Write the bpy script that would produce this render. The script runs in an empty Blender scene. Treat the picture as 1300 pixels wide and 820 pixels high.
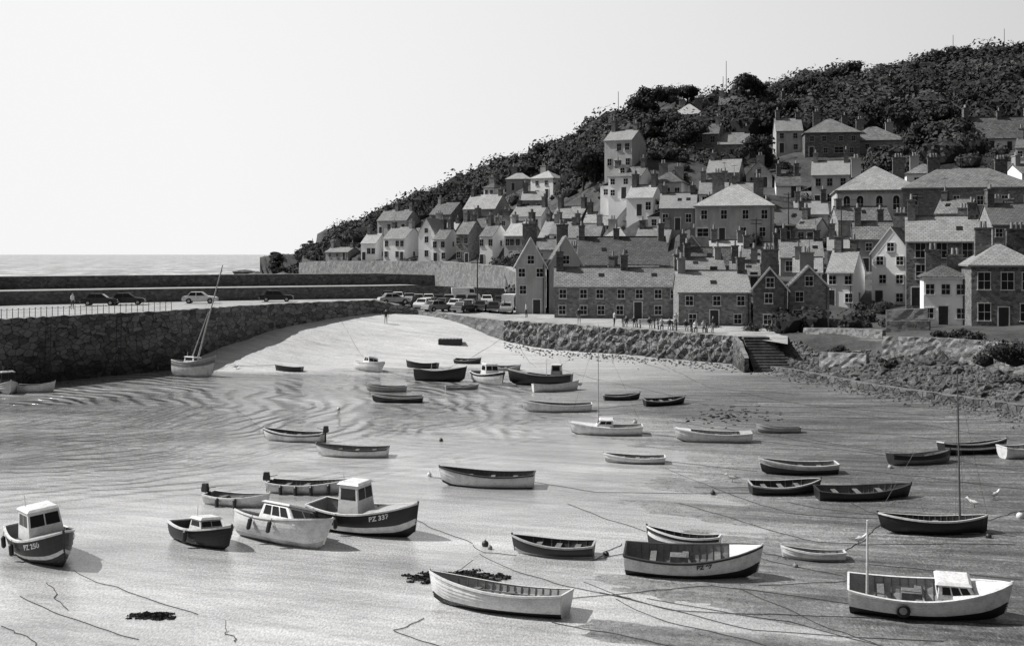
import bpy, math, random
import numpy as np
from mathutils import Vector, Matrix
random.seed(7); rng=np.random.default_rng(7)
S=bpy.context.scene
COL=S.collection
H0=11.5; F=1500.0; HZ=323.0
def GX(px,Y): return (px-650)*Y/F
def GZ(py,Y): return H0-(py-HZ)*Y/F
def PY(py,z): return (H0-z)*F/(py-HZ)
def P(px,py,z):
    Y=PY(py,z); return (GX(px,Y),Y,z)
# ---------------- camera
cam=bpy.data.cameras.new("camera"); co=bpy.data.objects.new("camera",cam); COL.objects.link(co)
co.location=(0,0,H0); co.rotation_euler=(math.radians(90),0,0)
cam.sensor_width=36; cam.lens=36*F/1300; cam.shift_y=-87/1300; cam.clip_end=60000; cam.clip_start=0.5
S.camera=co
# ---------------- light
EL=math.radians(47); AZ=math.radians(-78)
sv=Vector((math.sin(AZ)*math.cos(EL),math.cos(AZ)*math.cos(EL),math.sin(EL)))
sl=bpy.data.lights.new("sun","SUN"); sl.energy=5.0; sl.angle=math.radians(0.5); sl.color=(1,0.99,0.98)
so=bpy.data.objects.new("sun",sl); COL.objects.link(so); so.rotation_euler=sv.to_track_quat('Z','Y').to_euler()
so.location=(-50,50,100)
W=bpy.data.worlds.new("World"); S.world=W; W.use_nodes=True
nt=W.node_tree; nt.nodes.clear()
sky=nt.nodes.new("ShaderNodeTexSky"); sky.sky_type='NISHITA'; sky.sun_disc=False
sky.sun_elevation=EL; sky.sun_rotation=AZ%(2*math.pi); sky.air_density=1.0; sky.dust_density=1.0
bw=nt.nodes.new("ShaderNodeRGBToBW"); bg=nt.nodes.new("ShaderNodeBackground"); bg.inputs[1].default_value=0.12
out=nt.nodes.new("ShaderNodeOutputWorld")
# bright summer haze low over the sea, thicker towards the sun
tcw=nt.nodes.new("ShaderNodeTexCoord"); sx=nt.nodes.new("ShaderNodeSeparateXYZ"); nt.links.new(tcw.outputs['Generated'],sx.inputs[0])
def mr(src,a,b,c,d):
    n=nt.nodes.new("ShaderNodeMapRange"); n.inputs[1].default_value=a;n.inputs[2].default_value=b;n.inputs[3].default_value=c;n.inputs[4].default_value=d; nt.links.new(src,n.inputs[0]); return n.outputs[0]
dt=nt.nodes.new("ShaderNodeVectorMath"); dt.operation='DOT_PRODUCT'; dt.inputs[1].default_value=(-0.5,0.8,0); nt.links.new(tcw.outputs['Generated'],dt.inputs[0])
hz=mr(dt.outputs['Value'],-0.3,0.9,0.8,7.7); fz_=mr(sx.outputs[2],0.26,0.65,1.0,0.0)
mxw=nt.nodes.new("ShaderNodeMix"); mxw.data_type='FLOAT'
nt.links.new(sky.outputs[0],bw.inputs[0]); nt.links.new(fz_,mxw.inputs[0]); nt.links.new(bw.outputs[0],mxw.inputs[2]); nt.links.new(hz,mxw.inputs[3])
nt.links.new(mxw.outputs[0],bg.inputs[0]); nt.links.new(bg.outputs[0],out.inputs[0])
try:
    S.view_settings.view_transform='Standard'; S.view_settings.look='None'; S.view_settings.exposure=0
except Exception: pass
# ---------------- materials
def newmat(n):
    m=bpy.data.materials.new(n); m.use_nodes=True; t=m.node_tree
    b=t.nodes["Principled BSDF"]; return m,t,b
def N(t,k,**kw):
    n=t.nodes.new(k)
    for a,v in kw.items(): setattr(n,a,v)
    return n
def ramp(t,src,stops):
    r=t.nodes.new("ShaderNodeValToRGB"); t.links.new(src,r.inputs[0])
    e=r.color_ramp.elements
    while len(e)<len(stops): e.new(0.5)
    for i,(p,v) in enumerate(stops): e[i].position=p; e[i].color=(v,v,v,1)
    return r
def coords(t,scale=(1,1,1),kind='Object',rot=0):
    tc=t.nodes.new("ShaderNodeTexCoord"); mp=t.nodes.new("ShaderNodeMapping"); mp.inputs[3].default_value=scale
    src=tc.outputs[kind]
    if rot:
        m0=t.nodes.new("ShaderNodeMapping"); m0.inputs[2].default_value=(0,0,rot); t.links.new(src,m0.inputs[0]); src=m0.outputs[0]
    t.links.new(src,mp.inputs[0]); return mp.outputs[0]
def noise(t,vec,sc,det=4,ro=0.55):
    n=t.nodes.new("ShaderNodeTexNoise"); n.inputs['Scale'].default_value=sc; n.inputs['Detail'].default_value=det; n.inputs['Roughness'].default_value=ro
    t.links.new(vec,n.inputs['Vector']); return n.outputs[0]
def math_(t,op,a,b):
    n=t.nodes.new("ShaderNodeMath"); n.operation=op
    for i,v in enumerate((a,b)):
        if isinstance(v,(int,float)): n.inputs[i].default_value=v
        else: t.links.new(v,n.inputs[i])
    return n.outputs[0]
def bump(t,b,h,st,dist):
    n=t.nodes.new("ShaderNodeBump"); n.inputs['Strength'].default_value=st; n.inputs['Distance'].default_value=dist
    t.links.new(h,n.inputs['Height']); t.links.new(n.outputs[0],b.inputs['Normal'])
def paint(n,v,rough=0.5,var=0.25,sc=3.0):
    m,t,b=newmat(n); c=coords(t)
    a=noise(t,c,sc,6,0.65); a2=noise(t,coords(t,(1,1,5)),sc*4,3)
    mx=math_(t,'MULTIPLY',a,a2)
    r=ramp(t,mx,[(0.1,v*(1-var)*0.7),(0.28,v*(1-var*0.4)),(0.5,v)])
    t.links.new(r.outputs[0],b.inputs['Base Color']); b.inputs['Roughness'].default_value=rough
    bump(t,b,a2,0.2,0.01); return m
MW=paint("white_paint",0.82,0.45,0.25); MB_=paint("black_paint",0.016,0.45,0.3); MG=paint("grey_paint",0.28,0.5,0.4)
MD=paint("dark_paint",0.035,0.5,0.5); ML=paint("pale_grey_paint",0.5,0.5,0.4); MM=paint("varnished_wood",0.13,0.45,0.5,5)
MT=paint("timber",0.22,0.8,0.6,6); MK=paint("dark_metal",0.04,0.45); MR=paint("rope_fibre",0.07,0.9)
MRub=paint("tyre_rubber",0.02,0.8)
CM={'W':MW,'B':MB_,'G':MG,'D':MD,'L':ML,'M':MM,'T':MT}
def glassm():
    m,t,b=newmat("window_glass"); b.inputs['Base Color'].default_value=(0.015,0.015,0.015,1); b.inputs['Roughness'].default_value=0.12
    b.inputs['Specular IOR Level'].default_value=0.35
    return m
MGl=glassm()
def stone(n,lo,hi,sc,mort,bs=0.6,bd=0.05,stretch=(1,1,1.6),big=0.15,rough=0.9,wetz=None,mw=.06,wet0=.22):
    m,t,b=newmat(n); c=coords(t,stretch)
    oi=t.nodes.new("ShaderNodeObjectInfo")
    v=N(t,"ShaderNodeTexVoronoi"); v.inputs['Scale'].default_value=sc; t.links.new(c,v.inputs['Vector'])
    e=N(t,"ShaderNodeTexVoronoi",feature='DISTANCE_TO_EDGE'); e.inputs['Scale'].default_value=sc; t.links.new(c,e.inputs['Vector'])
    bwn=t.nodes.new("ShaderNodeRGBToBW"); t.links.new(v.outputs['Color'],bwn.inputs[0])
    big_=noise(t,c,big,5,0.7); fine=noise(t,c,sc*2.5,4,.8)
    k=math_(t,'ADD',math_(t,'MULTIPLY',bwn.outputs[0],0.45),math_(t,'ADD',math_(t,'MULTIPLY',big_,0.45),math_(t,'MULTIPLY',math_(t,'SUBTRACT',fine,.35),0.5)))
    k=math_(t,'ADD',k,math_(t,'MULTIPLY',math_(t,'SUBTRACT',oi.outputs['Random'],0.5),0.3))
    r=ramp(t,k,[(0.2,lo),(0.8,hi)])
    er=ramp(t,e.outputs['Distance'],[(0.0,0.0),(mw,1.0)])
    mx=N(t,"ShaderNodeMix",data_type='RGBA'); t.links.new(er.outputs[0],mx.inputs[0]); mx.inputs[6].default_value=(mort,mort,mort,1); t.links.new(r.outputs[0],mx.inputs[7])
    colr=mx.outputs[2]
    if wetz is not None:
        g=t.nodes.new("ShaderNodeNewGeometry"); sp=t.nodes.new("ShaderNodeSeparateXYZ"); t.links.new(g.outputs['Position'],sp.inputs[0])
        zz=math_(t,'ADD',sp.outputs[2],math_(t,'MULTIPLY',noise(t,coords(t),0.6,5),2.0))
        wr=ramp(t,math_(t,'DIVIDE',zz,wetz*1.6),[(0.3,wet0),(0.7,1.0)])
        m2=N(t,"ShaderNodeMix",data_type='RGBA',blend_type='MULTIPLY'); m2.inputs[0].default_value=1
        t.links.new(colr,m2.inputs[6]); t.links.new(wr.outputs[0],m2.inputs[7]); colr=m2.outputs[2]
    t.links.new(colr,b.inputs['Base Color']); b.inputs['Roughness'].default_value=rough
    hh=math_(t,'ADD',er.outputs[0],math_(t,'MULTIPLY',fine,0.8))
    bump(t,b,hh,bs,bd); return m
MStone=stone("rubble_stone",0.07,0.38,2.6,0.22)
MStoneD=stone("dark_stone",0.03,0.2,2.4,0.09)
MBrick=stone("squared_granite",0.08,0.3,2.0,0.06,stretch=(1,1,2.2))
MPier=stone("pier_masonry",0.04,0.34,1.25,0.012,bs=.9,bd=0.14,stretch=(1,1,1.8),big=0.1,wetz=3.4,mw=.05,wet0=.3)
MQuayW=stone("boulder_masonry",0.04,0.27,1.5,0.012,bs=1.0,bd=0.18,stretch=(1,1,1.3),wetz=3.0)
MPale=stone("pale_masonry",0.08,0.26,1.2,0.08,stretch=(1,1,1.5))
def render_(n,v,var=0.25):
    m,t,b=newmat(n); c=coords(t,(1,1,0.35)); a=noise(t,c,0.9,6,0.7); f=noise(t,coords(t),9,3)
    oi=t.nodes.new("ShaderNodeObjectInfo")
    k=math_(t,'ADD',a,math_(t,'MULTIPLY',math_(t,'SUBTRACT',oi.outputs['Random'],0.5),0.2))
    r=ramp(t,k,[(0.3,v*(1-var)),(0.62,v)])
    t.links.new(r.outputs[0],b.inputs['Base Color']); b.inputs['Roughness'].default_value=0.9
    bump(t,b,f,0.2,0.02); return m
MWhite=render_("white_render",0.86,0.12); MCream=render_("cream_render",0.52,0.4); MGrey=render_("grey_render",0.32,0.45)
def slate(n,lo,hi):
    m,t,b=newmat(n)
    g=t.nodes.new("ShaderNodeTexCoord")
    mp=t.nodes.new("ShaderNodeMapping"); t.links.new(g.outputs['UV'],mp.inputs[0])
    br=t.nodes.new("ShaderNodeTexBrick"); br.inputs['Scale'].default_value=1.0
    br.inputs['Brick Width'].default_value=0.5; br.inputs['Row Height'].default_value=0.4; br.inputs['Mortar Size'].default_value=0.05
    br.inputs['Color1'].default_value=(0.2,0.2,0.2,1); br.inputs['Color2'].default_value=(0.95,0.95,0.95,1); br.inputs['Mortar'].default_value=(0,0,0,1)
    t.links.new(mp.outputs[0],br.inputs[0])
    bwn=t.nodes.new("ShaderNodeRGBToBW"); t.links.new(br.outputs[0],bwn.inputs[0])
    oi=t.nodes.new("ShaderNodeObjectInfo")
    c=coords(t); bn=noise(t,c,0.4,6,0.75); fn=noise(t,c,3.5,4,0.85)
    k=math_(t,'ADD',math_(t,'MULTIPLY',bwn.outputs[0],0.35),math_(t,'ADD',math_(t,'MULTIPLY',bn,0.6),math_(t,'MULTIPLY',fn,0.4)))
    k=math_(t,'ADD',k,math_(t,'MULTIPLY',math_(t,'SUBTRACT',oi.outputs['Random'],0.5),0.5))
    r=ramp(t,k,[(0.35,lo),(1.0,hi)])
    t.links.new(r.outputs[0],b.inputs['Base Color']); b.inputs['Roughness'].default_value=0.7
    bump(t,b,bwn.outputs[0],0.6,0.05); return m
MSl=slate("slate_roof",0.06,0.34); MSlD=slate("dark_slate_roof",0.02,0.17); MSlL=slate("pale_lichen_slate",0.11,0.48)
def foliage(n,lo,hi):
    m,t,b=newmat(n); g=t.nodes.new("ShaderNodeNewGeometry"); c=coords(t)
    a=noise(t,c,0.07,3,0.6)
    k=math_(t,'ADD',math_(t,'MULTIPLY',a,0.9),math_(t,'MULTIPLY',g.outputs['Random Per Island'],0.15))
    r=ramp(t,k,[(0.38,lo),(0.68,hi)]); t.links.new(r.outputs[0],b.inputs['Base Color']); b.inputs['Roughness'].default_value=0.9
    b.inputs['Specular IOR Level'].default_value=0.08
    return m
MFol=foliage("woodland_foliage",0.022,0.1); MFol2=foliage("shrub_foliage",0.025,0.11)
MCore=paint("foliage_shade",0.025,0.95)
MBark=paint("bark",0.05,0.9)
def groundm(n,lo,hi,sc=0.25):
    m,t,b=newmat(n); c=coords(t); a=noise(t,c,sc,8,0.75); f=noise(t,c,4,4,0.7)
    k=math_(t,'ADD',math_(t,'MULTIPLY',a,0.7),math_(t,'MULTIPLY',f,0.3))
    r=ramp(t,k,[(0.35,lo),(0.68,hi)]); t.links.new(r.outputs[0],b.inputs['Base Color']); b.inputs['Roughness'].default_value=0.95
    bump(t,b,f,0.6,0.15); return m
MHill=groundm("hill_grass",0.015,0.11); MDeck=groundm("quay_concrete",0.2,0.52,0.35); MRock=groundm("rock",0.02,0.22,0.8); MConc=groundm("concrete",0.2,0.46,0.8)
MWeed=groundm("seaweed",0.01,0.05,2)
STR=math.radians(20)
def sand():
    m,t,b=newmat("wet_sand"); c=coords(t)
    cs=coords(t,(0.35,1,1)); cg=coords(t,(1,.35,1)); cd=coords(t,(.06,1,1),rot=STR)
    a=noise(t,cs,0.12,8,0.7); f=noise(t,c,2.4,8,0.9); ff=noise(t,cg,15,3,0.9); dr=noise(t,cd,1.5,5,.75)
    g=t.nodes.new("ShaderNodeNewGeometry"); sp=t.nodes.new("ShaderNodeSeparateXYZ"); t.links.new(g.outputs['Position'],sp.inputs[0])
    # dry pale sand on the upper beach, darker weedy mud on the eastern shore
    yy=math_(t,'DIVIDE',math_(t,'SUBTRACT',sp.outputs[1],math_(t,'MULTIPLY',sp.outputs[0],0.9)),170.0)
    dist=ramp(t,yy,[(0.45,0.0),(0.74,1.0)])
    k=math_(t,'ADD',math_(t,'MULTIPLY',a,0.2),math_(t,'ADD',math_(t,'MULTIPLY',f,0.25),math_(t,'ADD',math_(t,'MULTIPLY',ff,0.35),math_(t,'MULTIPLY',dr,0.32))))
    r1=ramp(t,k,[(0.46,0.02),(0.54,0.09),(0.6,0.2),(0.7,0.65)])
    r2=ramp(t,k,[(0.42,0.25),(0.54,0.55),(0.66,0.78)])
    mx=N(t,"ShaderNodeMix",data_type='RGBA'); t.links.new(dist.outputs[0],mx.inputs[0]); t.links.new(r1.outputs[0],mx.inputs[6]); t.links.new(r2.outputs[0],mx.inputs[7])
    # mud colour is paler near the water level; a thin water film glosses it
    zf=ramp(t,math_(t,'DIVIDE',sp.outputs[2],0.3),[(0.0,1.0),(0.45,0.0)])
    m3=N(t,"ShaderNodeMix",data_type='RGBA'); t.links.new(zf.outputs[0],m3.inputs[0]); t.links.new(mx.outputs[2],m3.inputs[6])
    r3=ramp(t,k,[(0.44,0.08),(0.55,0.27),(0.68,0.65)]); t.links.new(r3.outputs[0],m3.inputs[7])
    t.links.new(m3.outputs[2],b.inputs['Base Color'])
    rr=math_(t,'SUBTRACT',ramp(t,f,[(0.4,0.35),(0.6,0.75)]).outputs[0],math_(t,'MULTIPLY',zf.outputs[0],.25)); t.links.new(rr,b.inputs['Roughness'])
    bump(t,b,math_(t,'ADD',math_(t,'ADD',f,math_(t,'MULTIPLY',dr,1.5)),math_(t,'MULTIPLY',ff,0.5)),0.8,0.14); return m
MSand=sand()
def waterm():
    m,t,b=newmat("shallow_water"); c=coords(t,(0.45,1,1)); cg=coords(t,(1,.35,1)); cd=coords(t,(.06,1,1),rot=STR)
    a=noise(t,c,0.10,6,0.7); f=noise(t,c,2.2,5,0.75); ff=noise(t,cg,15,3,0.9); dr=noise(t,cd,1.2,5,.7)
    k=math_(t,'ADD',math_(t,'MULTIPLY',a,0.35),math_(t,'ADD',math_(t,'MULTIPLY',f,0.08),math_(t,'ADD',math_(t,'MULTIPLY',ff,0.42),math_(t,'MULTIPLY',dr,0.2))))
    g=t.nodes.new("ShaderNodeNewGeometry"); sp=t.nodes.new("ShaderNodeSeparateXYZ"); t.links.new(g.outputs['Position'],sp.inputs[0])
    # deeper, clearer water away from the eastern flats shows less of the sand below
    deep=ramp(t,math_(t,'DIVIDE',math_(t,'SUBTRACT',sp.outputs[1],math_(t,'MULTIPLY',sp.outputs[0],0.6)),150.0),[(0.35,0.0),(0.75,1.0)])
    rA=ramp(t,k,[(0.42,0.18),(0.53,0.42),(0.64,0.8)]); rB=ramp(t,k,[(0.42,0.08),(0.54,0.24),(0.68,0.6)])
    mm=N(t,"ShaderNodeMix",data_type='RGBA'); t.links.new(deep.outputs[0],mm.inputs[0]); t.links.new(rA.outputs[0],mm.inputs[6]); t.links.new(rB.outputs[0],mm.inputs[7])
    t.links.new(mm.outputs[2],b.inputs['Base Color'])
    b.inputs['IOR'].default_value=1.5
    rr=ramp(t,a,[(0.4,0.04),(0.65,0.14)]); t.links.new(rr.outputs[0],b.inputs['Roughness'])
    # irregular wavelets spreading out from the pier side
    mp=t.nodes.new("ShaderNodeMapping"); mp.inputs[1].default_value=(37,-92,0); tc=t.nodes.new("ShaderNodeTexCoord"); t.links.new(tc.outputs['Object'],mp.inputs[0])
    nz=t.nodes.new("ShaderNodeTexNoise"); nz.inputs['Scale'].default_value=.12; nz.inputs['Detail'].default_value=3; t.links.new(tc.outputs['Object'],nz.inputs['Vector'])
    sc=t.nodes.new("ShaderNodeVectorMath"); sc.operation='SCALE'; sc.inputs[3].default_value=7.0; t.links.new(nz.outputs['Color'],sc.inputs[0])
    ad=t.nodes.new("ShaderNodeVectorMath"); ad.operation='ADD'; t.links.new(mp.outputs[0],ad.inputs[0]); t.links.new(sc.outputs[0],ad.inputs[1])
    wv=t.nodes.new("ShaderNodeTexWave"); wv.wave_type='RINGS'; wv.rings_direction='Z'; wv.inputs['Scale'].default_value=0.2; wv.inputs['Distortion'].default_value=1.5; wv.inputs['Detail'].default_value=3; wv.inputs['Detail Scale'].default_value=1.2
    t.links.new(ad.outputs[0],wv.inputs[0])
    ln=t.nodes.new("ShaderNodeVectorMath"); ln.operation='LENGTH'; t.links.new(mp.outputs[0],ln.inputs[0])
    mask=ramp(t,math_(t,'DIVIDE',ln.outputs['Value'],50),[(0.35,1.0),(0.9,0.0)])
    patch=ramp(t,noise(t,coords(t,(.5,1,1)),.12,3),[(0.38,0.2),(0.55,1.0)])
    hw=math_(t,'MULTIPLY',math_(t,'MULTIPLY',wv.outputs['Fac'],math_(t,'MULTIPLY',mask.outputs[0],patch.outputs[0])),7.0)
    rip=noise(t,coords(t,(.5,1.6,1)),1.3,3,.6)
    hh=math_(t,'ADD',hw,math_(t,'ADD',math_(t,'MULTIPLY',math_(t,'MULTIPLY',rip,mask.outputs[0]),4.0),math_(t,'ADD',math_(t,'MULTIPLY',f,0.3),math_(t,'MULTIPLY',ff,0.12))))
    bump(t,b,hh,0.6,0.12); return m
MWater=waterm()
def seam():
    m,t,b=newmat("open_sea"); c=coords(t,(0.3,.12,1)); f=noise(t,c,0.3,8,0.85)
    r=ramp(t,noise(t,coords(t,(.5,.1,1)),.12,8,.9),[(.42,.08),(.5,.24),(.6,.8)]); t.links.new(r.outputs[0],b.inputs['Base Color']); b.inputs['Roughness'].default_value=0.3  # sun glitter on the sea is painted into the base colour as pale flecks
    bump(t,b,f,0.8,1.2); return m
MSea=seam()
# ---------------- mesh helpers
def link(o,parent=None):
    COL.objects.link(o)
    if parent is not None: o.parent=parent
    return o
class MB:
    def __init__(s): s.v=[];s.f=[];s.m=[]
    def add(s,v,f,mi=0):
        o=len(s.v); s.v+= [tuple(a) for a in v]; s.f+=[tuple(i+o for i in q) for q in f]; s.m+=[mi]*len(f)
    def box(s,x0,x1,y0,y1,z0,z1,mi=0): s.fr((x0,x1,y0,y1,z0),(x0,x1,y0,y1,z1),mi)
    def fr(s,a,b,mi=0):
        v=[(a[0],a[2],a[4]),(a[1],a[2],a[4]),(a[1],a[3],a[4]),(a[0],a[3],a[4]),(b[0],b[2],b[4]),(b[1],b[2],b[4]),(b[1],b[3],b[4]),(b[0],b[3],b[4])]
        s.add(v,[(3,2,1,0),(4,5,6,7),(0,1,5,4),(1,2,6,5),(2,3,7,6),(3,0,4,7)],mi)
    def cyl(s,p,q,r0,r1,n=8,mi=0):
        p=Vector(p);q=Vector(q);d=(q-p).normalized(); a=d.orthogonal().normalized(); b=d.cross(a)
        v=[]
        for c,r in((p,r0),(q,r1)):
            for i in range(n):
                an=2*math.pi*i/n; v.append(c+a*math.cos(an)*r+b*math.sin(an)*r)
        f=[(i,(i+1)%n,n+(i+1)%n,n+i) for i in range(n)]+[tuple(range(n-1,-1,-1)),tuple(range(n,2*n))]
        s.add(v,f,mi)
    def tube(s,pts,r,n=4,mi=0):
        pts=[Vector(p) for p in pts]; v=[];f=[]
        for i,p in enumerate(pts):
            d=(pts[min(i+1,len(pts)-1)]-pts[max(i-1,0)]).normalized(); a=d.cross(Vector((0,0,1)))
            if a.length<1e-3: a=d.orthogonal()
            a.normalize(); b=d.cross(a)
            for k in range(n):
                an=2*math.pi*(k+.5)/n; v.append(p+a*math.cos(an)*r+b*math.sin(an)*r)
        for i in range(len(pts)-1):
            for k in range(n): f.append((i*n+k,i*n+(k+1)%n,(i+1)*n+(k+1)%n,(i+1)*n+k))
        s.add(v,f,mi)
    def obj(s,name,mats,parent=None,smooth=False,bev=0,me=None):
        me=bpy.data.meshes.new(name); me.from_pydata(s.v,[],s.f)
        for m in (mats if isinstance(mats,(list,tuple)) else [mats]): me.materials.append(m)
        me.polygons.foreach_set('material_index',s.m)
        if smooth: me.polygons.foreach_set('use_smooth',[True]*len(s.f))
        me.update()
        o=bpy.data.objects.new(name,me); link(o,parent)
        if bev:
            b=o.modifiers.new('bevel','BEVEL'); b.width=bev; b.segments=3
        return o
def top(o,label,cat,group=None,kind=None):
    o["label"]=label; o["category"]=cat
    if group: o["group"]=group
    if kind: o["kind"]=kind
    return o
def empty(name,loc=(0,0,0),rz=0,rx=0,ry=0):
    e=bpy.data.objects.new(name,None); e.empty_display_size=0.3; link(e); e.location=loc
    e.rotation_mode='XYZ'; e.rotation_euler=(rx,ry,rz); return e
# ---------------- TPS
class TPS:
    def __init__(s,p,lam=0.0):
        p=np.array(p,float); s.x=p[:,:2]/100; n=len(p)
        K=s.k(s.x,s.x)+lam*np.eye(n); Q=np.c_[np.ones(n),s.x]
        A=np.block([[K,Q],[Q.T,np.zeros((3,3))]]); s.w=np.linalg.solve(A,np.r_[p[:,2],0,0,0])
    def k(s,a,b):
        r2=((a[:,None,:]-b[None,:,:])**2).sum(2); return 0.5*r2*np.log(r2+1e-9)
    def __call__(s,x,y):
        q=np.c_[np.ravel(x),np.ravel(y)]/100
        return (s.k(q,s.x)@s.w[:-3]+np.c_[np.ones(len(q)),q]@s.w[-3:]).reshape(np.shape(x))
def sn(x,y):
    return (np.sin(x*0.9+1.3*np.sin(y*0.31))*np.sin(y*0.53+np.sin(x*0.37))+0.6*np.sin(x*0.23+y*0.41+2)+0.5*np.sin(x*1.9-y*1.1)*np.sin(y*1.7+x*.4))
FP=[P(0,490,-.4),P(-200,560,-.6),P(215,472,-.2),(GX(275,121),121,1.1),(GX(350,131),131,2.6),(GX(430,140),140,3.9),(GX(475,146),146,4.4),(GX(530,147),147,4.1),(GX(580,140),140,3.5),
 P(500,430,2.0),P(400,450,.8),P(300,480,-.1),P(500,478,.0),P(600,450,.7),P(640,434,1.6),P(800,446,1.3),P(960,462,1.15),P(880,495,.45),P(700,485,.05),P(1100,492,.95),P(1300,520,1.2),
 P(1450,545,1.2),P(1300,600,.45),P(1000,540,.22),P(1150,580,.3),P(870,560,.02),P(1300,700,.25),P(1300,820,.16),P(1500,800,.25),P(900,700,-.01),P(1000,820,.04),P(600,600,-.1),P(600,800,-.06),P(300,700,-.12),P(0,800,-.12),
 P(1100,690,.12),P(1000,620,.10),P(1150,640,.17),P(760,640,-.05),P(800,790,-.02),
 P(-200,700,-.3),P(300,560,-.25),P(100,560,-.4),P(500,520,-.1),(0,20,-.1),(-15,20,-.2),(15,20,.0)]
floorT=TPS(FP,0.002)
def fz(x,y):
    x=np.asarray(x,float);y=np.asarray(y,float)
    u=x*.94+y*-.34; w=x*.34+y*.94
    return floorT(x,y)+0.015*sn(x,y)+0.010*sn(x*2.7+5,y*2.3)+0.03*sn(u*.2,w*2.6+2)+0.012*sn(u*.35+3,w*6)
fpx=[-300,-200,0,215,350,475,530,640,960,1100,1300,1500,1900]
fY=[88,92.6,102.4,117.6,133.8,145,146,134,110.5,92.7,78,70,58]
def front(px): return np.interp(px,fpx,fY)
def grid(name,PX,T,Yf,zf,mat,skirt=None,smooth=True):
    px=np.array(PX)[:,None]; 
    Y=Yf(px,np.array(T)[None,:]); X=(px-650)*Y/F; Z=zf(X,Y)
    n,m=X.shape
    v=np.c_[X.ravel(),Y.ravel(),Z.ravel()].tolist()
    f=[(i*m+j,(i+1)*m+j,(i+1)*m+j+1,i*m+j+1) for i in range(n-1) for j in range(m-1)]
    b=MB(); b.add(v,f)
    if skirt is not None:
        for i in range(n-1):
            a=v[i*m]; c=v[(i+1)*m]; b.add([a,c,(c[0],c[1],skirt),(a[0],a[1],skirt)],[(3,2,1,0)])
    return b.obj(name,mat,smooth=smooth)
fl=grid("harbour_floor",np.linspace(-300,1900,360),np.linspace(0,1,560),lambda px,t:8+(front(px)+2.5-8)*t,fz,MSand); top(fl,"wet sand and mud of the drained harbour","ground",kind="structure")
b=MB(); b.add([(-160,5,0),(70,5,0),(70,125,0),(-160,125,0)],[(0,1,2,3)]); wo=b.obj("water",MWater); top(wo,"shallow silvery water covering the harbour sand","water",kind="structure")
b=MB(); b.add([(-30000,125.5,-0.4),(30000,125.5,-0.4),(30000,40000,-0.4),(-30000,40000,-0.4)],[(0,1,2,3)]); wo=b.obj("sea",MSea); top(wo,"open sea reaching a hazy horizon","sea",kind="structure")
# ---------------- quay deck
dpx=np.array([-300,-200,0,215,350,475,530,640,800,960,1010.])
dFz=np.array([5.7,5.7,5.7,5.7,5.7,5.7,4.5,3.9,3.7,3.5,3.4]); dFY=np.array([front(p) for p in dpx])
dBY=np.array([112,118,134,145,151,157,162,170,158,130,120.]); dBz=np.array([5.7,5.7,5.7,5.7,5.7,5.65,5.2,4.7,4.3,3.7,3.6])
def deckz(px,Y):
    f=np.interp(px,dpx,dFY); k=np.interp(px,dpx,dBY); t=(Y-f)/(k-f)
    return np.interp(px,dpx,dFz)*(1-t)+np.interp(px,dpx,dBz)*t
b=MB(); PXs=np.linspace(-300,1000,90); T=np.linspace(0,1,14); v=[]
for p in PXs:
    f_=np.interp(p,dpx,dFY)+0.9; k_=np.interp(p,dpx,dBY)
    for t in T:
        Y=f_+(k_-f_)*t; v.append((GX(p,Y),Y,float(deckz(p,Y))))
b.add(v,[(i*14+j,(i+1)*14+j,(i+1)*14+j+1,i*14+j+1) for i in range(89) for j in range(13)])
top(b.obj("quay_road",MDeck),"pale concrete quay road and waterside terrace","road",kind="structure")
def wallstrip(name,pts,th,mat,label,rough=0.06,step=0.7,cap=None,cat="wall"):
    P2=[]
    for a,c in zip(pts[:-1],pts[1:]):
        L=math.hypot(c[0]-a[0],c[1]-a[1]); n=max(1,int(L/step))
        for i in range(n): P2.append([a[k]+(c[k]-a[k])*i/n for k in range(4)])
    P2.append(list(pts[-1])); n=len(P2); R=max(2,int(max(p[3]-p[2] for p in P2)/step)+1)
    b=MB(); v=[]
    nrm=[]
    for i in range(n):
        a=P2[max(i-1,0)];c=P2[min(i+1,n-1)]; d=Vector((c[0]-a[0],c[1]-a[1],0)).normalized(); nrm.append(Vector((d.y,-d.x,0)))
    for i,p in enumerate(P2):
        for r in range(R+1):
            o=random.uniform(-rough,rough)+0.10*(1-r/R)*(p[3]-p[2])*0.5
            v.append((p[0]+nrm[i].x*o,p[1]+nrm[i].y*o,p[2]+(p[3]-p[2])*r/R+(random.uniform(-rough,rough)*0.5 if r==R and rough>0.05 else 0)))
        v.append((p[0]-nrm[i].x*th,p[1]-nrm[i].y*th,p[3])); v.append((p[0]-nrm[i].x*th,p[1]-nrm[i].y*th,p[2]))
    m=R+3
    f=[(i*m+j,(i+1)*m+j,(i+1)*m+j+1,i*m+j+1) for i in range(n-1) for j in range(m-1)]
    f+= [tuple(range(m-1,-1,-1)),tuple((n-1)*m+j for j in range(m))]
    mi=[0]*len(f)
    if cap is not None:
        k=0
        for i in range(n-1):
            for j in range(m-1):
                if j==R: mi[k]=1
                k+=1
    b.add(v,f); b.m=mi
    o=b.obj(name,[mat]+([cap] if cap else [])); top(o,label,cat); return o
def fl4(px,zb,zt,dY=0): Y=float(front(px))+dY; return (GX(px,Y),Y,zb,zt)
wallstrip("pier_wall",[fl4(p,-0.8,5.9) for p in(-300,-200,-100,0,110,215,280,350,410,475)]+[fl4(500,2,5.4),fl4(530,2.5,4.75)],1.0,MPier,"dark weed-stained granite harbour pier wall",0.13,0.6,MConc)
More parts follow.
